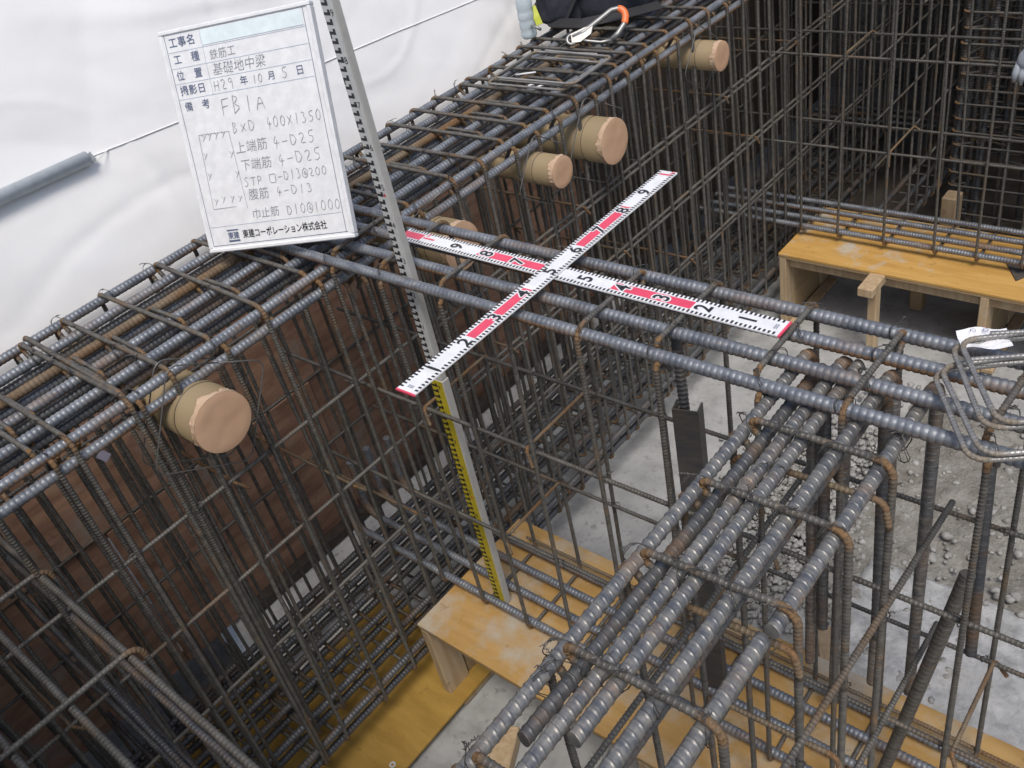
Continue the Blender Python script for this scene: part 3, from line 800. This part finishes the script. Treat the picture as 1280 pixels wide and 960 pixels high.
for (x, y) in ((.32, .72), (.355, .98)):
    V, F = ring_tube(.004, .011, .006, 16)
    link('washer', to_mesh('washer', V, F, MT['pipe']), bd, (x, y, .0075), (PI / 2, 0, 0))
# cut posts and blocks
def post(label, x, y, w, d, z0, z1, m='timber', name='timber_post', cat='timber post', rot=0):
    o = link(name, MB().box((0, 0, (z1 - z0) / 2), (w, d, z1 - z0), None, .004).mesh(name, MT[m]), None, (x, y, z0), (0, 0, rot))
    return tag(o, label, cat)
p_ = thing('timber_prop', 'short pale timber prop with a cross head before the far bench', 'timber prop', (.565, 2.17, -1.695))
link('shaft', MB().box((0, 0, .18), (.04, .05, .37), None, .003).mesh('shaft', MT['timber']), p_, (.012, 0, 0))
link('head', MB().box((0, 0, .39), (.07, .16, .045), None, .004).mesh('head', MT['timber']), p_)
post('pale timber block end sticking up behind the far bench', .66, 2.86, .07, .09, -1.69, -1.19)
post('short round-edged dark post under the far bench', .62, 2.62, .06, .06, -1.695, -1.33, 'plyedge')
post('long dark timber lying on the slab behind the far bench legs', .9, 2.80, 1.9, .05, -1.69, -1.60, 'plyedge', 'timber_beam', 'timber')
post('pale timber offcut sticking out from under the near bench', .40, -.40, .10, .22, -1.69, -1.64, 'timber', 'timber_block', 'timber', .45)
post('grey timber block behind the hooked bars on the slab', 1.16, .42, .07, .16, -1.655, -1.48, 'timber', 'timber_block', 'timber', .5)
o = link('steel_offcut', MB().add([(0, 0, 0), (.19, 0, 0), (.10, -.16, 0), (0, 0, .006), (.19, 0, .006), (.10, -.16, .006)], [(2, 1, 0), (3, 4, 5), (0, 1, 4, 3), (1, 2, 5, 4), (2, 0, 3, 5)]).mesh('steel_offcut', MT['plate']), None, (1.0, 2.515, -1.274))
tag(o, 'triangular grey steel plate lying on the far bench', 'steel plate')

# channel post with a dowel bar standing in the middle cage
ap = thing('channel_post', 'dark rusty steel channel post with a bar end in its top, inside the middle cage', 'steel post', (1.02, -.02, -1.27))
V = [(-.03, -.018, 0), (.03, -.018, 0), (.03, .018, 0), (.026, .018, 0), (.026, -.014, 0), (-.026, -.014, 0), (-.026, .018, 0), (-.03, .018, 0)]
V += [(a, b, 1.06) for a, b, c in V]
F = [(k, (k + 1) % 8, 8 + (k + 1) % 8, 8 + k) for k in range(8)] + [(0, 7, 6, 5), (0, 5, 4, 1), (1, 4, 3, 2), (8, 13, 14, 15), (8, 9, 12, 13), (9, 10, 11, 12)]
link('channel', MB().add(V, F).mesh('channel', MT['plate']), ap, (0, 0, 0), (0, 0, .25))
link('bar_end', rebar('bar_end', [(0, 0, .9), (-.004, -.002, 1.262)], .011, .0125, RING, MT['bar_dark'], 10, .0015), ap, (-.008, .004, 0))

# ------------------------------------------------------------------ text tools
def text_mesh(body, size, m, offset=0.0, shear=0.0, spacing=1.0, align='LEFT', extrude=0.0, sx=1.0):
    cu = bpy.data.curves.new('lettering', 'FONT'); cu.body = body; cu.size = size; cu.offset = offset * size; cu.shear = shear
    cu.space_character = spacing; cu.align_x = align; cu.resolution_u = 3; cu.extrude = extrude
    ob = bpy.data.objects.new('lettering', cu); COL.objects.link(ob)
    bpy.context.view_layer.update()
    me = bpy.data.meshes.new_from_object(ob.evaluated_get(bpy.context.evaluated_depsgraph_get()))
    bpy.data.objects.remove(ob); bpy.data.curves.remove(cu)
    me.materials.clear(); me.materials.append(m)
    if sx != 1.0:
        for v in me.vertices: v.co.x *= sx
    return me
STROKE = {
 '0': [[(.5, 1), (.15, .75), (.1, .3), (.4, 0), (.75, .2), (.85, .7), (.5, 1)]], '1': [[(.5, 1), (.45, 0)]],
 '2': [[(.1, .8), (.4, 1), (.75, .8), (.6, .5), (.1, .05), (.9, .1)]], '3': [[(.1, .95), (.7, .95), (.4, .55), (.8, .35), (.5, 0), (.1, .1)]],
 '4': [[(.55, 1), (.1, .35), (.95, .4)], [(.65, .65), (.5, -.1)]], '5': [[(.85, 1), (.25, .95), (.2, .55), (.7, .55), (.75, .2), (.4, 0), (.1, .1)]],
 '9': [[(.8, .8), (.4, 1), (.15, .7), (.45, .5), (.8, .8), (.75, -.05)]], '-': [[(.1, .45), (.9, .5)]],
 'B': [[(.15, 1), (.1, 0)], [(.15, 1), (.7, .85), (.2, .55), (.8, .3), (.1, 0)]], 'D': [[(.1, 1), (.12, 0), (.6, .1), (.9, .5), (.6, .9), (.1, 1)]],
 'F': [[(.15, .95), (.1, 0)], [(.15, .95), (.9, 1)], [(.15, .5), (.75, .55)]], 'A': [[(.05, 0), (.5, 1), (.9, 0)], [(.2, .35), (.8, .38)]],
 'H': [[(.15, 1), (.1, 0)], [(.85, 1), (.8, 0)], [(.1, .5), (.85, .55)]], 'S': [[(.85, .9), (.4, 1), (.2, .75), (.75, .35), (.5, 0), (.05, .1)]],
 'T': [[(.05, .95), (.95, 1)], [(.5, .95), (.45, 0)]], 'P': [[(.15, 1), (.1, 0)], [(.15, 1), (.8, .85), (.6, .5), (.15, .45)]],
 'X': [[(.1, .8), (.8, .1)], [(.8, .85), (.1, .05)]], '/': [[(.7, 1), (.2, 0)]],
 '@': [[(.5, 1.1), (.05, .8), (0, .2), (.5, -.1), (.95, .2), (1, .8), (.5, 1.1)], [(.65, .75), (.35, .6), (.4, .3), (.7, .4), (.65, .75), (.7, .25)]],
 'Q': [[(.05, .95), (.95, 1), (.9, .0), (.08, .02), (.05, .95)]], 'Y': [[(.1, 1), (.45, .55)], [(.9, .9), (.2, -.05)]], ' ': [],
}
def strokes(mb, lines, w, z=0.0):
    """flat pen strokes"""
    for L in lines:
        P = np.array(L, float)
        if len(P) > 2:
            P = np.array(fillet([(a, b, 0) for a, b in P], .004, 3))[:, :2]
        T = np.gradient(P, axis=0); T /= np.linalg.norm(T, axis=1)[:, None] + 1e-9
        Nn = np.stack([-T[:, 1], T[:, 0]], 1); n = len(P)
        ww = w * (1 + .25 * np.sin(np.arange(n) * 1.7 + len(L)))[:, None] / 2
        V = [(*q, z) for q in P - Nn * ww] + [(*q, z) for q in P + Nn * ww]
        mb.add(V, [(i, i + 1, n + i + 1, n + i) for i in range(n - 1)])
def write(mb, txt, x0, y0, x1, h, w=.0013, drop=0.0):
    n = len(txt); adv = (x1 - x0) / n
    for i, c in enumerate(txt):
        s = random.uniform(.9, 1.08)
        L = [[(x0 + adv * (i + .08 + .8 * a) + .0012 * b, y0 + drop * i / n + h * b * s + 0.0) for a, b in l] for l in STROKE[c]]
        strokes(mb, L, w)

# ------------------------------------------------------------------ site record board
BO = Vector((-.3314, -.2602, .0288))
BR = Matrix(((.9053, -.19318, .3783), (.42091, .28824, -.86009), (.05711, .93787, .34225)))
BW, BH = .457, .58
bt = thing('site_board', 'white construction record board with Japanese headings and handwriting leaning on the cages', 'whiteboard', tuple(BO))
bt.rotation_euler = BR.to_euler()
link('panel', MB().box((BW / 2, BH / 2, -.0085), (BW - .008, BH - .008, .012), None, .001).mesh('panel', MT['white']), bt)
mb = MB()
for (c, d) in [((BW / 2, BH - .0055, -.010), (BW, .011, .024)), ((BW / 2, .0055, -.010), (BW, .011, .024)), ((.0055, BH / 2, -.0101), (.011, BH - .0222, .0236)), ((BW - .0055, BH / 2, -.0101), (.011, BH - .0222, .0236))]:
    mb.box(c, d, None, .004)
link('frame', mb.mesh('frame', MT['white']), bt)
def rule(mb, x0, y0, x1, y1, w, z=0.0):
    dx, dy = x1 - x0, y1 - y0; l = math.hypot(dx, dy); nx, ny = -dy / l * w / 2, dx / l * w / 2
    mb.add([(x0 - nx, y0 - ny, z), (x1 - nx, y1 - ny, z), (x1 + nx, y1 + ny, z), (x0 + nx, y0 + ny, z)], [(0, 1, 2, 3)])
ZP = -.0016
for (a, b, c, d) in [(.016, .5695, .434, .5695), (.016, .018, .438, .018), (.0165, .018, .0165, .569), (.434, .018, .434, .569)]: 
    mb = MB(); rule(mb, a, b, c, d, .0014); link('border_line', mb.mesh('border_line', MT['blue']), bt, (0, 0, ZP))
for (a, b, c, d) in [(.018, yv, .432, yv) for yv in (.525, .485, .4465, .4075, .069)] + [(.1265, .4075, .1265, .568)]:
    mb = MB(); rule(mb, a, b, c, d, .0010); link('ruled_line', mb.mesh('ruled_line', MT['blueline']), bt, (0, 0, ZP + .0001))
for (txt, x, y, sz, sp_) in [('工事名', .026, .5385, .027, 1.08), ('工', .030, .4975, .025, 1), ('種', .085, .4975, .026, 1), ('位', .027, .457, .025, 1), ('置', .083, .457, .026, 1),
                             ('撮影日', .027, .419, .0265, 1.08), ('備', .030, .3785, .0255, 1), ('考', .084, .3785, .026, 1), ('年', .2145, .419, .024, 1), ('月', .298, .419, .023, 1), ('日', .381, .419, .025, 1)]:
    link('heading', text_mesh(txt, sz, MT['blue'], .004, 0, sp_), bt, (x, y, ZP + .0002))
link('company_name', text_mesh('東建コーポレーション株式会社', .0245, MT['black'], .010, .0, .98, sx=.775), bt, (.1175, .0335, ZP + .0002))
mb = MB()
for (x0, y0, x1, y1, w) in [(.070, .0565, .106, .0565, .0035), (.070, .0275, .106, .0275, .005)]: rule(mb, x0, y0, x1, y1, w)
link('company_emblem', mb.mesh('company_emblem', MT['blue']), bt, (0, 0, ZP + .0002))
link('company_emblem', text_mesh('東建', .0205, MT['blue'], .012, 0, .95, sx=.9), bt, (.070, .0345, ZP + .0002))
for (txt, x, y, sz, rot) in [('鉄筋工', .140, .4925, .027, .02), ('基礎地中梁', .139, .4545, .0325, .0), ('上端筋', .154, .2535, .0335, .02), ('下端筋', .158, .2085, .0325, .0),
                             ('腹筋', .162, .1315, .0325, .0), ('巾止筋', .160, .081, .029, .02)]:
    link('handwriting', text_mesh(txt, sz, MT['pencil'], -.012, .12, 1.0), bt, (x, y, ZP + .0003), (0, 0, rot))
for q in [('H29', .131, .414, .196, .027),
          ('10', .250, .415, .284, .022),
          ('5', .337, .415, .360, .025),
          ('FB1A', .138, .352, .278, .042, .0016),
          ('BXD', .158, .303, .232, .027),
          ('400X1350', .262, .302, .430, .027),
          ('4-D25', .268, .252, .400, .029),
          ('4-D25', .272, .207, .408, .029),
          ('STP', .156, .165, .220, .024),
          ('Q', .235, .166, .262, .022),
          ('-D13@200', .262, .168, .414, .024),
          ('4-D13', .247, .130, .364, .025),
          ('D10@1000', .268, .078, .434, .026)]:
    mb = MB(); write(mb, *q); link('handwriting', mb.mesh('handwriting', MT['pencil']), bt, (0, 0, ZP + .0003))
mb = MB()
strokes(mb, [[(.052, .313), (.147, .311)], [(.052, .313), (.044, .117)], [(.147, .311), (.152, .11)], [(.044, .117), (.118, .1175)]], .0010)
for (x, y) in [(.058, .296), (.077, .297), (.098, .297), (.120, .298), (.050, .250), (.132, .245), (.048, .195), (.136, .192), (.050, .128), (.075, .131), (.103, .130), (.127, .129)]:
    write(mb, 'Y', x, y, x + .017, .017, .0012)
link('beam_sketch', mb.mesh('beam_sketch', MT['pencil']), bt, (0, 0, ZP + .0003))['kind'] = 'stuff'
link('correction_strip', MB().box((.2785, .547, ZP + .00025), (.300, .036, .0004)).mesh('correction_strip', plain('pale_blue_paper', (.74, .84, .86), .6)), bt)

# ------------------------------------------------------------------ levelling staff
SO = Vector((.256, -.082, -1.282))
st = thing('levelling_staff', 'tall yellow and white levelling staff standing upright inside the middle cage', 'levelling staff', tuple(SO))
st.rotation_euler = (-.003, .012, 0)
ZJ = .945
def staff_piece(name, w, d, z0, z1, mface, side):
    link(name, MB().box((0, 0, (z0 + z1) / 2), (w, d, z1 - z0), None, .002).mesh(name, MT[side]), st)
    link(name + '_face', MB().box((0, -d / 2 - .0004, (z0 + z1) / 2), (w - .006, .0008, z1 - z0 - .004)).mesh(name + '_face', MT[mface]), st)
staff_piece('lower_section', .050, .026, 0, ZJ, 'yellow', 'staffg')
staff_piece('upper_section', .043, .020, ZJ + .001, 2.30, 'staffw', 'staffg')
def staff_marks(w, d, z0, z1):
    mb = MB(); y = -d / 2 - .0011; z = z0; k = 0; x0 = -w / 2 + .004
    while z < z1:
        # one E-shaped block per 2 cm
        for (a, b, c, e) in [(0, .021, 0, .0065), (.013, .021, .0065, .0125)]:
            mb.add([(x0 + a, y, z + c), (x0 + b, y, z + c), (x0 + b, y, z + e), (x0 + a, y, z + e)], [(0, 1, 2, 3)])
        if k % 5 == 0: mb.add([(x0, y, z + .0105), (x0 + .004, y, z + .0105), (x0 + .004, y, z + .020), (x0, y, z + .020)], [(0, 1, 2, 3)])
        z += .020; k += 1
    return mb
link('graduation', staff_marks(.05, .026, .02, ZJ - .02).mesh('graduation', MT['black']), st)['kind'] = 'stuff'
link('graduation', staff_marks(.043, .020, ZJ + .01, 2.28).mesh('graduation', MT['black']), st)['kind'] = 'stuff'
for k in range(1, 21):
    z = .1 * k + .013; w = .05 if z < ZJ else .043; d = .026 if z < ZJ else .02
    me = text_mesh(str(k % 10), .022, MT['black'], .0)
    link('numeral', me, st, (-w / 2 + .026, -d / 2 - .0012, z), (PI / 2, 0, 0))
MT['redprint'] = plain('print_red', (.65, .05, .06), .5)
for k in range(1, 5):
    z = .5 * k; w = .05 if z < ZJ else .043; d = .026 if z < ZJ else .02
    link('red_dot', MB().add([(w * .2 + .004 * math.cos(a), 0, .004 * math.sin(a)) for a in np.linspace(0, 2 * PI, 12, False)], [tuple(range(12))]).mesh('red_dot', MT['redprint']), st, (0, -d / 2 - .0012, z))

# ------------------------------------------------------------------ red and white ribbon rods
def ruler(label, ox, oy, oz, ang, L, across, tilt=0.0, wd=.052):
    """local x runs along the rod from its zero end; across=True prints numerals across the rod"""
    t = thing('ribbon_rod', label, 'measuring rod', (ox, oy, oz), 'red and white measuring rods laid crosswise')
    t.rotation_euler = (0, tilt, ang); W = wd / 2; tk = .0045
    link('blade', MB().box((L / 2, 0, tk / 2), (L, wd, tk), None, .0007).mesh('blade', MT['rod']), t)
    for s in (-1, 1): pass
    link('end_cap', MB().box((-.0022, 0, tk / 2), (.0044, wd + .001, tk + .0006), None, .0005).mesh('end_cap', MT['pink']), t)
    z1, z2, z3 = tk + .0002, tk + .0004, tk + .0006
    for a in (.2, .6, 1.0):
        b = min(a + .2, L)
        if a >= L: break
        mb = MB(); rule(mb, a, 0, b, 0, wd - .026, z1); link('red_block', mb.mesh('red_block', MT['pink']), t)
    mb = MB()
    for k in range(1, int(L * 100)):
        x = k * .01; ln = .0095 if k % 5 else .0115
        for s in (-1, 1): rule(mb, x - .0024, s * (W - ln / 2 - .0006), x + .0024, s * (W - ln / 2 - .0006), ln, z2) if False else mb.add(
            [(x - .0024, s * (W - .0008), z2), (x + .0024, s * (W - .0008), z2), (x + .0024, s * (W - ln), z2), (x - .0024, s * (W - ln), z2)], [(0, 1, 2, 3) if s < 0 else (3, 2, 1, 0)])
    link('tick_marks', mb.mesh('tick_marks', MT['black']), t)['kind'] = 'stuff'
    rot = (PI / 2 if across else 0.0)
    for k in range(1, int(L * 10) + 1):
        x = k * .1
        s = str(k) if k < 10 else '1'
        red = k == 10
        # numerals: 'up' of the glyph points along -x(world) for both rods
        sz = .046 if across else .054
        sxx = 1.05 if across else .78
        me = text_mesh(s, sz, MT['pink'] if red else MT['black'], .022, 0, 1, 'CENTER', sx=sxx)
        hgt = sz * .73
        lc = (x - .020, -hgt / 2) if across else (x - .003 - hgt, 0)
        rt = (0, 0, 0) if across else (0, 0, -PI / 2)
        if k in (3, 4, 7, 8):
            link('numeral_ground', text_mesh(s, sz, MT['rod'], .085, 0, 1, 'CENTER', sx=sxx), t, (*lc, z2), rt)
        link('numeral', me, t, (*lc, z3), rt)
        if red:
            me = text_mesh('m', .02, MT['pink'], .01, 0, 1, 'CENTER')
            link('numeral', me, t, (x - .018, -W * .55, z3) if not across else (x - .007, -hgt / 2 - .004, z3), (0, 0, -PI / 2 if not across else 0))
    mb = MB()
    for q in range(3): rule(mb, .012 + q * .003, -.008, .012 + q * .003, .008, .0014, z2)
    link('small_print', mb.mesh('small_print', MT['blue']), t)
    return t
ruler('measuring rod lying along the middle cage, numerals running lengthwise, partly behind the staff', 1.2336, .0155, .0290, PI - .0101, 1.07, False)
ruler('measuring rod lying diagonally on top across the other rod, pointing at the far paper tubes', .6685, -.4715, .0345, PI / 2 + .0074, 1.0, True)

# ------------------------------------------------------------------ small things on the cages
def small_hoop(name, label, w, h, r, loc, rot, group, m='bar', rad=.02):
    a, b = w / 2, h / 2
    pts = [(a - .06, b + .004, .004), (-a, b, 0), (-a, -b, 0), (a, -b, 0), (a, b, 0), (-a + .05, b + .003, .006)]
    o = link(name, rebar(name, pts, r, .008, RING, MT[m], 8, .0006, rad), None, loc, rot)
    return tag(o, label, 'loose stirrup', group)
gl = 'loose small stirrups stacked on the deep cage below the bag'
MT['barlt'] = steel('rebar_new_small', (.24, .235, .23), (.34, .33, .31), (.25, .2, .14), .6, .75, .5, .38)
small_hoop('loose_stirrup', 'small loose stirrup lying flat in front of the bag, lowest of three', .33, .24, .0042, (-.185, 1.085, .028), (0, .01, .03), gl, 'barlt')
small_hoop('loose_stirrup', 'small loose stirrup lying flat in front of the bag, middle of three', .33, .24, .0042, (-.17, 1.10, .040), (.02, 0, -.02), gl, 'barlt')
small_hoop('loose_stirrup', 'small loose stirrup lying flat in front of the bag, topmost of three', .33, .24, .0042, (-.145, 1.085, .052), (0, .02, .05), gl, 'barlt')
gr2 = 'loose small stirrups stacked at the right edge'
MT['barlt2'] = MT['barlt']
for (lab, x, y, z, rz_, tx) in [('small loose stirrup at the right edge, lowest of the stack', 1.680, -.010, .038, .54, .0), ('small loose stirrup at the right edge, second from the bottom', 1.690, -.002, .050, .57, .0),
                               ('small loose stirrup at the right edge, second from the top', 1.688, .040, .062, .50, -.02), ('small loose stirrup at the right edge, topmost of the stack', 1.700, .047, .074, .53, -.02)]:
    small_hoop('loose_stirrup', lab, .26, .225, .0046, (x + .010, y - .022, z), (tx, 0, rz_ + .04), gr2, 'barlt', .028)
# folded paper slip
V = []; F = []
for j in range(6):
    for i in range(9):
        V.append((.080 * i / 8 - .04, .05 * j / 5 - .025, .012 * abs(j / 5 - .5) + .004 * math.sin(i * .9 + j)))
for j in range(5):
    for i in range(8): a = j * 9 + i; F.append((a, a + 1, a + 10, a + 9))
ps = link('paper_slip', to_mesh('paper_slip', V, F, MT['paper']), None, (1.572, .075, .064), (.10, .02, .50))
ps.modifiers.new('thickness', 'SOLIDIFY').thickness = .0008
tag(ps, 'white folded paper slip tucked under the loose stirrups at right', 'paper slip')
mb = MB(); strokes(mb, [[(-.02, .01), (-.02, .018), (-.012, .018), (-.012, .010)], [(.0, .01), (.0, .018), (.008, .018), (.008, .01), (0, .01)], [(.016, .01), (.024, .01)]], .0012)
link('printed_marks', mb.mesh('printed_marks', MT['blue']), ps, (0, 0, .012))
o = link('paper_tag', MB().box((0, 0, 0), (.001, .022, .034), None, .0003).mesh('paper_tag', MT['pinkpaper']), None, (-.06, -.845, -.137), (.5, 0, .2))
tag(o, 'small pale pink tag hanging inside the deep cage at left', 'paper tag')
for i, (x, yv, ln, a) in enumerate([(-.30, 1.115, .075, .5), (-.20, 1.04, .05, 1.2), (-.165, 1.02, .05, 1.15)]):
    o = link('plastic_stick', MB().box((0, 0, 0), (ln, .007, .005), None, .0015).mesh('plastic_stick', MT['white'], True), None, (x, yv, .008), (0, 0, a))
    tag(o, ['short white plastic stick lying across the deep cage bars, left of the pair', 'short white plastic stick, left one of a close pair on the deep cage', 'short white plastic stick, right one of a close pair on the deep cage'][i], 'plastic stick', 'white plastic sticks on the deep cage')

# tool bag, strap hook and bottle at the top edge
bg_ = thing('tool_bag', 'dark navy tool bag with straps resting on the deep cage at the top edge', 'tool bag', (-.38, 1.74, .02))
import bmesh
def blob(name, m, size, seed, sub=4, amp=.12, flat=None, sq=.55):
    b = bmesh.new(); bmesh.ops.create_icosphere(b, subdivisions=sub, radius=1)
    for v in b.verts:
        c = v.co.copy(); p = 2 / sq * .5
        q = Vector([math.copysign(abs(k) ** sq, k) for k in c])
        q *= 1 + amp * noise.noise(c * 1.7 + Vector((seed, 0, 0))) + amp * .4 * noise.noise(c * 5 + Vector((0, seed, 0)))
        v.co = Vector((q.x * size[0], q.y * size[1], q.z * size[2]))
        if flat is not None and v.co.z < flat: v.co.z = flat
    me = bpy.data.meshes.new(name); b.to_mesh(me); b.free()
    me.polygons.foreach_set('use_smooth', [True] * len(me.polygons)); me.materials.append(m); return me
link('body', blob('body', MT['navy'], (.20, .15, .14), 3, 4, .16, -.11), bg_, (.02, .02, .125), (0, 0, .5))
link('pouch', blob('pouch', MT['navy'], (.10, .07, .08), 8, 4, .2, -.06), bg_, (-.10, -.14, .075), (0, 0, .5))
def strap(name, pts, w, m, parent, th=.003):
    P = fillet(pts, .05, 8); T, A, B = frames(P); V = []; F = []
    up = np.array([0.2, -.5, .85]); 
    for p, t in zip(P, T):
        s = np.cross(t, up); s /= np.linalg.norm(s) + 1e-9; n = np.cross(s, t)
        V += [p - s * w / 2, p + s * w / 2, p + s * w / 2 + n * th, p - s * w / 2 + n * th]
    for i in range(len(P) - 1):
        a = 4 * i
        for k in range(4): F.append((a + k, a + (k + 1) % 4, a + 4 + (k + 1) % 4, a + 4 + k))
    F += [(3, 2, 1, 0), tuple(len(V) - 4 + k for k in range(4))]
    return link(name, MB().add(V, F).mesh(name, m, False), parent)
strap('strap', [(-.22, -.24, .01), (-.16, -.17, .10), (-.02, -.15, .17), (.12, -.10, .19), (.24, -.08, .10)], .05, MT['black_cloth'], bg_)
strap('strap', [(-.20, -.10, .03), (-.10, -.22, .02), (.06, -.24, .03), (.20, -.16, .04), (.27, -.02, .03)], .045, MT['black_cloth'], bg_)
strap('strap', [(-.05, -.20, .03), (.0, -.17, .12), (.08, -.14, .20), (.16, -.06, .26)], .03, MT['black_cloth'], bg_)
strap('yellow_strap', [(-.175, -.235, .085), (-.150, -.25, .055), (-.135, -.255, .025)], .026, MT['lime'], bg_, .006)
for (a, b) in [((-.15, -.285, .03), (-.095, -.30, .024)), ((-.03, -.15, .18), (.03, -.10, .215))]:
    link('buckle', MB().tube([a, tuple((np.array(a) + np.array(b)) / 2 + np.array([0, -.01, .01])), b], .006, 8).mesh('buckle', MT['chrome'], True), bg_)
# strap hook (safety snap hook)
hk = thing('snap_hook', 'silver safety snap hook with orange lever lying in front of the tool bag', 'snap hook', (-.225, 1.45, .045))
hv = np.array([.86, .50, 0.]); hw = np.array([-.30, .52, .80]); hw = hw - hv * (hw @ hv); hw /= np.linalg.norm(hw); hn = np.cross(hv, hw)
def hp_(u, v, n=0): return tuple(hv * u + hw * v + hn * n)
body = [hp_(-.085, -.012), hp_(-.04, .002), hp_(.02, .038), hp_(.065, .066), hp_(.10, .068), hp_(.118, .045), hp_(.112, .012), hp_(.085, -.022), hp_(.062, -.042)]
cur = fillet(body, .03, 5)
link('hook_body', MB().tube(cur, .0105, 12).mesh('hook_body', MT['chrome'], True), hk)
k0 = int(len(cur) * .40); k1 = int(len(cur) * .78)
link('orange_lever', MB().tube([tuple(np.array(q)) for q in cur[k0:k1]], .0130, 12).mesh('orange_lever', MT['orange'], True), hk)
link('gate', MB().tube([hp_(.066, -.042), hp_(.02, -.046), hp_(-.03, -.034), hp_(-.07, -.020)], .0065, 10).mesh('gate', MT['chrome'], True), hk)
eye = [hp_(-.088 + .018 * math.cos(a), -.02 + .018 * math.sin(a)) for a in np.linspace(0, 2 * PI, 22, False)]
link('eye', MB().tube(eye, .0065, 8, True).mesh('eye', MT['chrome'], True), hk)
cheek = MB()
for n_ in (-.007, .007):
    q = [(-.09, -.002), (-.04, .014), (-.005, .02), (-.015, -.012), (-.055, -.036), (-.088, -.036)]
    cheek.add([hp_(a, b, n_ - .0018) for a, b in q] + [hp_(a, b, n_ + .0018) for a, b in q], [tuple(range(6))[::-1], tuple(range(6, 12))] + [(k, (k + 1) % 6, 6 + (k + 1) % 6, 6 + k) for k in range(6)])
link('cheek_plate', cheek.mesh('cheek_plate', MT['chrome']), hk)
# drink bottle
bo = thing('plastic_bottle', 'clear plastic drink bottle standing left of the tool bag', 'bottle', (-.565, 1.47, .0))
prof = [(0, .001), (.026, .0), (.031, .006), (.032, .02), (.0295, .03), (.032, .04), (.032, .06), (.0295, .068), (.032, .076), (.032, .095), (.0295, .103), (.032, .112), (.032, .14), (.026, .165), (.014, .19), (.0125, .205), (0, .206)]
def lathe(prof, n=28):
    V = []; F = []
    for r, z in prof:
        for k in range(n): V.append((r * math.cos(2 * PI * k / n), r * math.sin(2 * PI * k / n), z))
    for i in range(len(prof) - 1):
        for k in range(n): a = i * n + k; b = i * n + (k + 1) % n; F.append((a, b, b + n, a + n))
    return V, F
V, F = lathe(prof); link('shell', to_mesh('shell', V, F, MT['clear'], True), bo)
V, F = lathe([(0, .205), (.0155, .205), (.0155, .222), (0, .223)]); link('cap', to_mesh('cap', V, F, MT['white'], False), bo)
# work glove on the far cage
gv = thing('work_glove', 'grey knitted work glove hanging on the slim cage at the right edge', 'glove', (1.03, 2.375, -.37))
link('palm', blob('palm', MT['glove'], (.052, .026, .05), 5, 3, .12, None, .75), gv, (.012, 0, .03), (0, .3, 0))
for i, (dx, L, a) in enumerate([(-.032, .055, .35), (-.014, .068, .12), (.006, .072, -.04), (.026, .064, -.16)]):
    pts = [(dx, 0, .02), (dx - math.sin(a) * L * .5, -.012, -.01 - L * .35), (dx - math.sin(a) * L * .7, -.004, -.012 - L * .8)]
    P = fillet(pts, .03, 5); r = np.linspace(.0145, .0105, len(P)); r[-1] = .005
    V, F = tube_np(P, r, 10); link('finger', MB().add(V, F).mesh('finger', MT['glove'], True), gv)
P = fillet([(.045, 0, .05), (.075, -.012, .03), (.082, -.01, -.005)], .02, 5); r = np.linspace(.015, .011, len(P)); r[-1] = .005
V, F = tube_np(P, r, 10); link('thumb', MB().add(V, F).mesh('thumb', MT['glove'], True), gv)
V, F = lathe([(.03, .06), (.034, .075), (.036, .11), (.034, .112), (.03, .075)], 20); link('cuff', to_mesh('cuff', V, F, MT['glove'], True), gv, (.012, 0, 0))

# rusty bar stub lying on the soil
o = link('bar_stub', rebar('bar_stub', [(0, 0, 0), (.30, -.02, .02)], .014, .0165, RING, MT['rust'], 12, .0016), None, (1.515, .905, -1.43), (0, .25, .1))
o.location = (1.60, 1.02, -1.60)
tag(o, 'rusty bar stub sticking up from the soil at the right edge', 'bar stub')

# dark back wall of the pit
bw = thing('retaining_wall', 'dark timber retaining boards closing the pit at the back', 'retaining wall', (1.2, 5.25, -1.83))
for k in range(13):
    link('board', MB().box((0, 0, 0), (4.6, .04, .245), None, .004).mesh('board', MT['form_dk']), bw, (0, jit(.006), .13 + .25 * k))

# ------------------------------------------------------------------ unseen light blockers added round the pit
nf = thing('near_light_blocker', 'unseen boards added to shade the near left of the pit', 'light blocker', (-.9, -1.72, -1.8))  # out-of-view boards added to keep light off the lower left
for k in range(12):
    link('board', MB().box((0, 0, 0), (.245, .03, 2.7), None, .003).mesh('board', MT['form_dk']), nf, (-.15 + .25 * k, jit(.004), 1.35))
dk = thing('overhead_light_blocker', 'unseen overhead planks added to shade the back of the pit', 'scaffold deck', (1.3, 4.3, 1.35))  # out-of-view planks added overhead to darken the background cages
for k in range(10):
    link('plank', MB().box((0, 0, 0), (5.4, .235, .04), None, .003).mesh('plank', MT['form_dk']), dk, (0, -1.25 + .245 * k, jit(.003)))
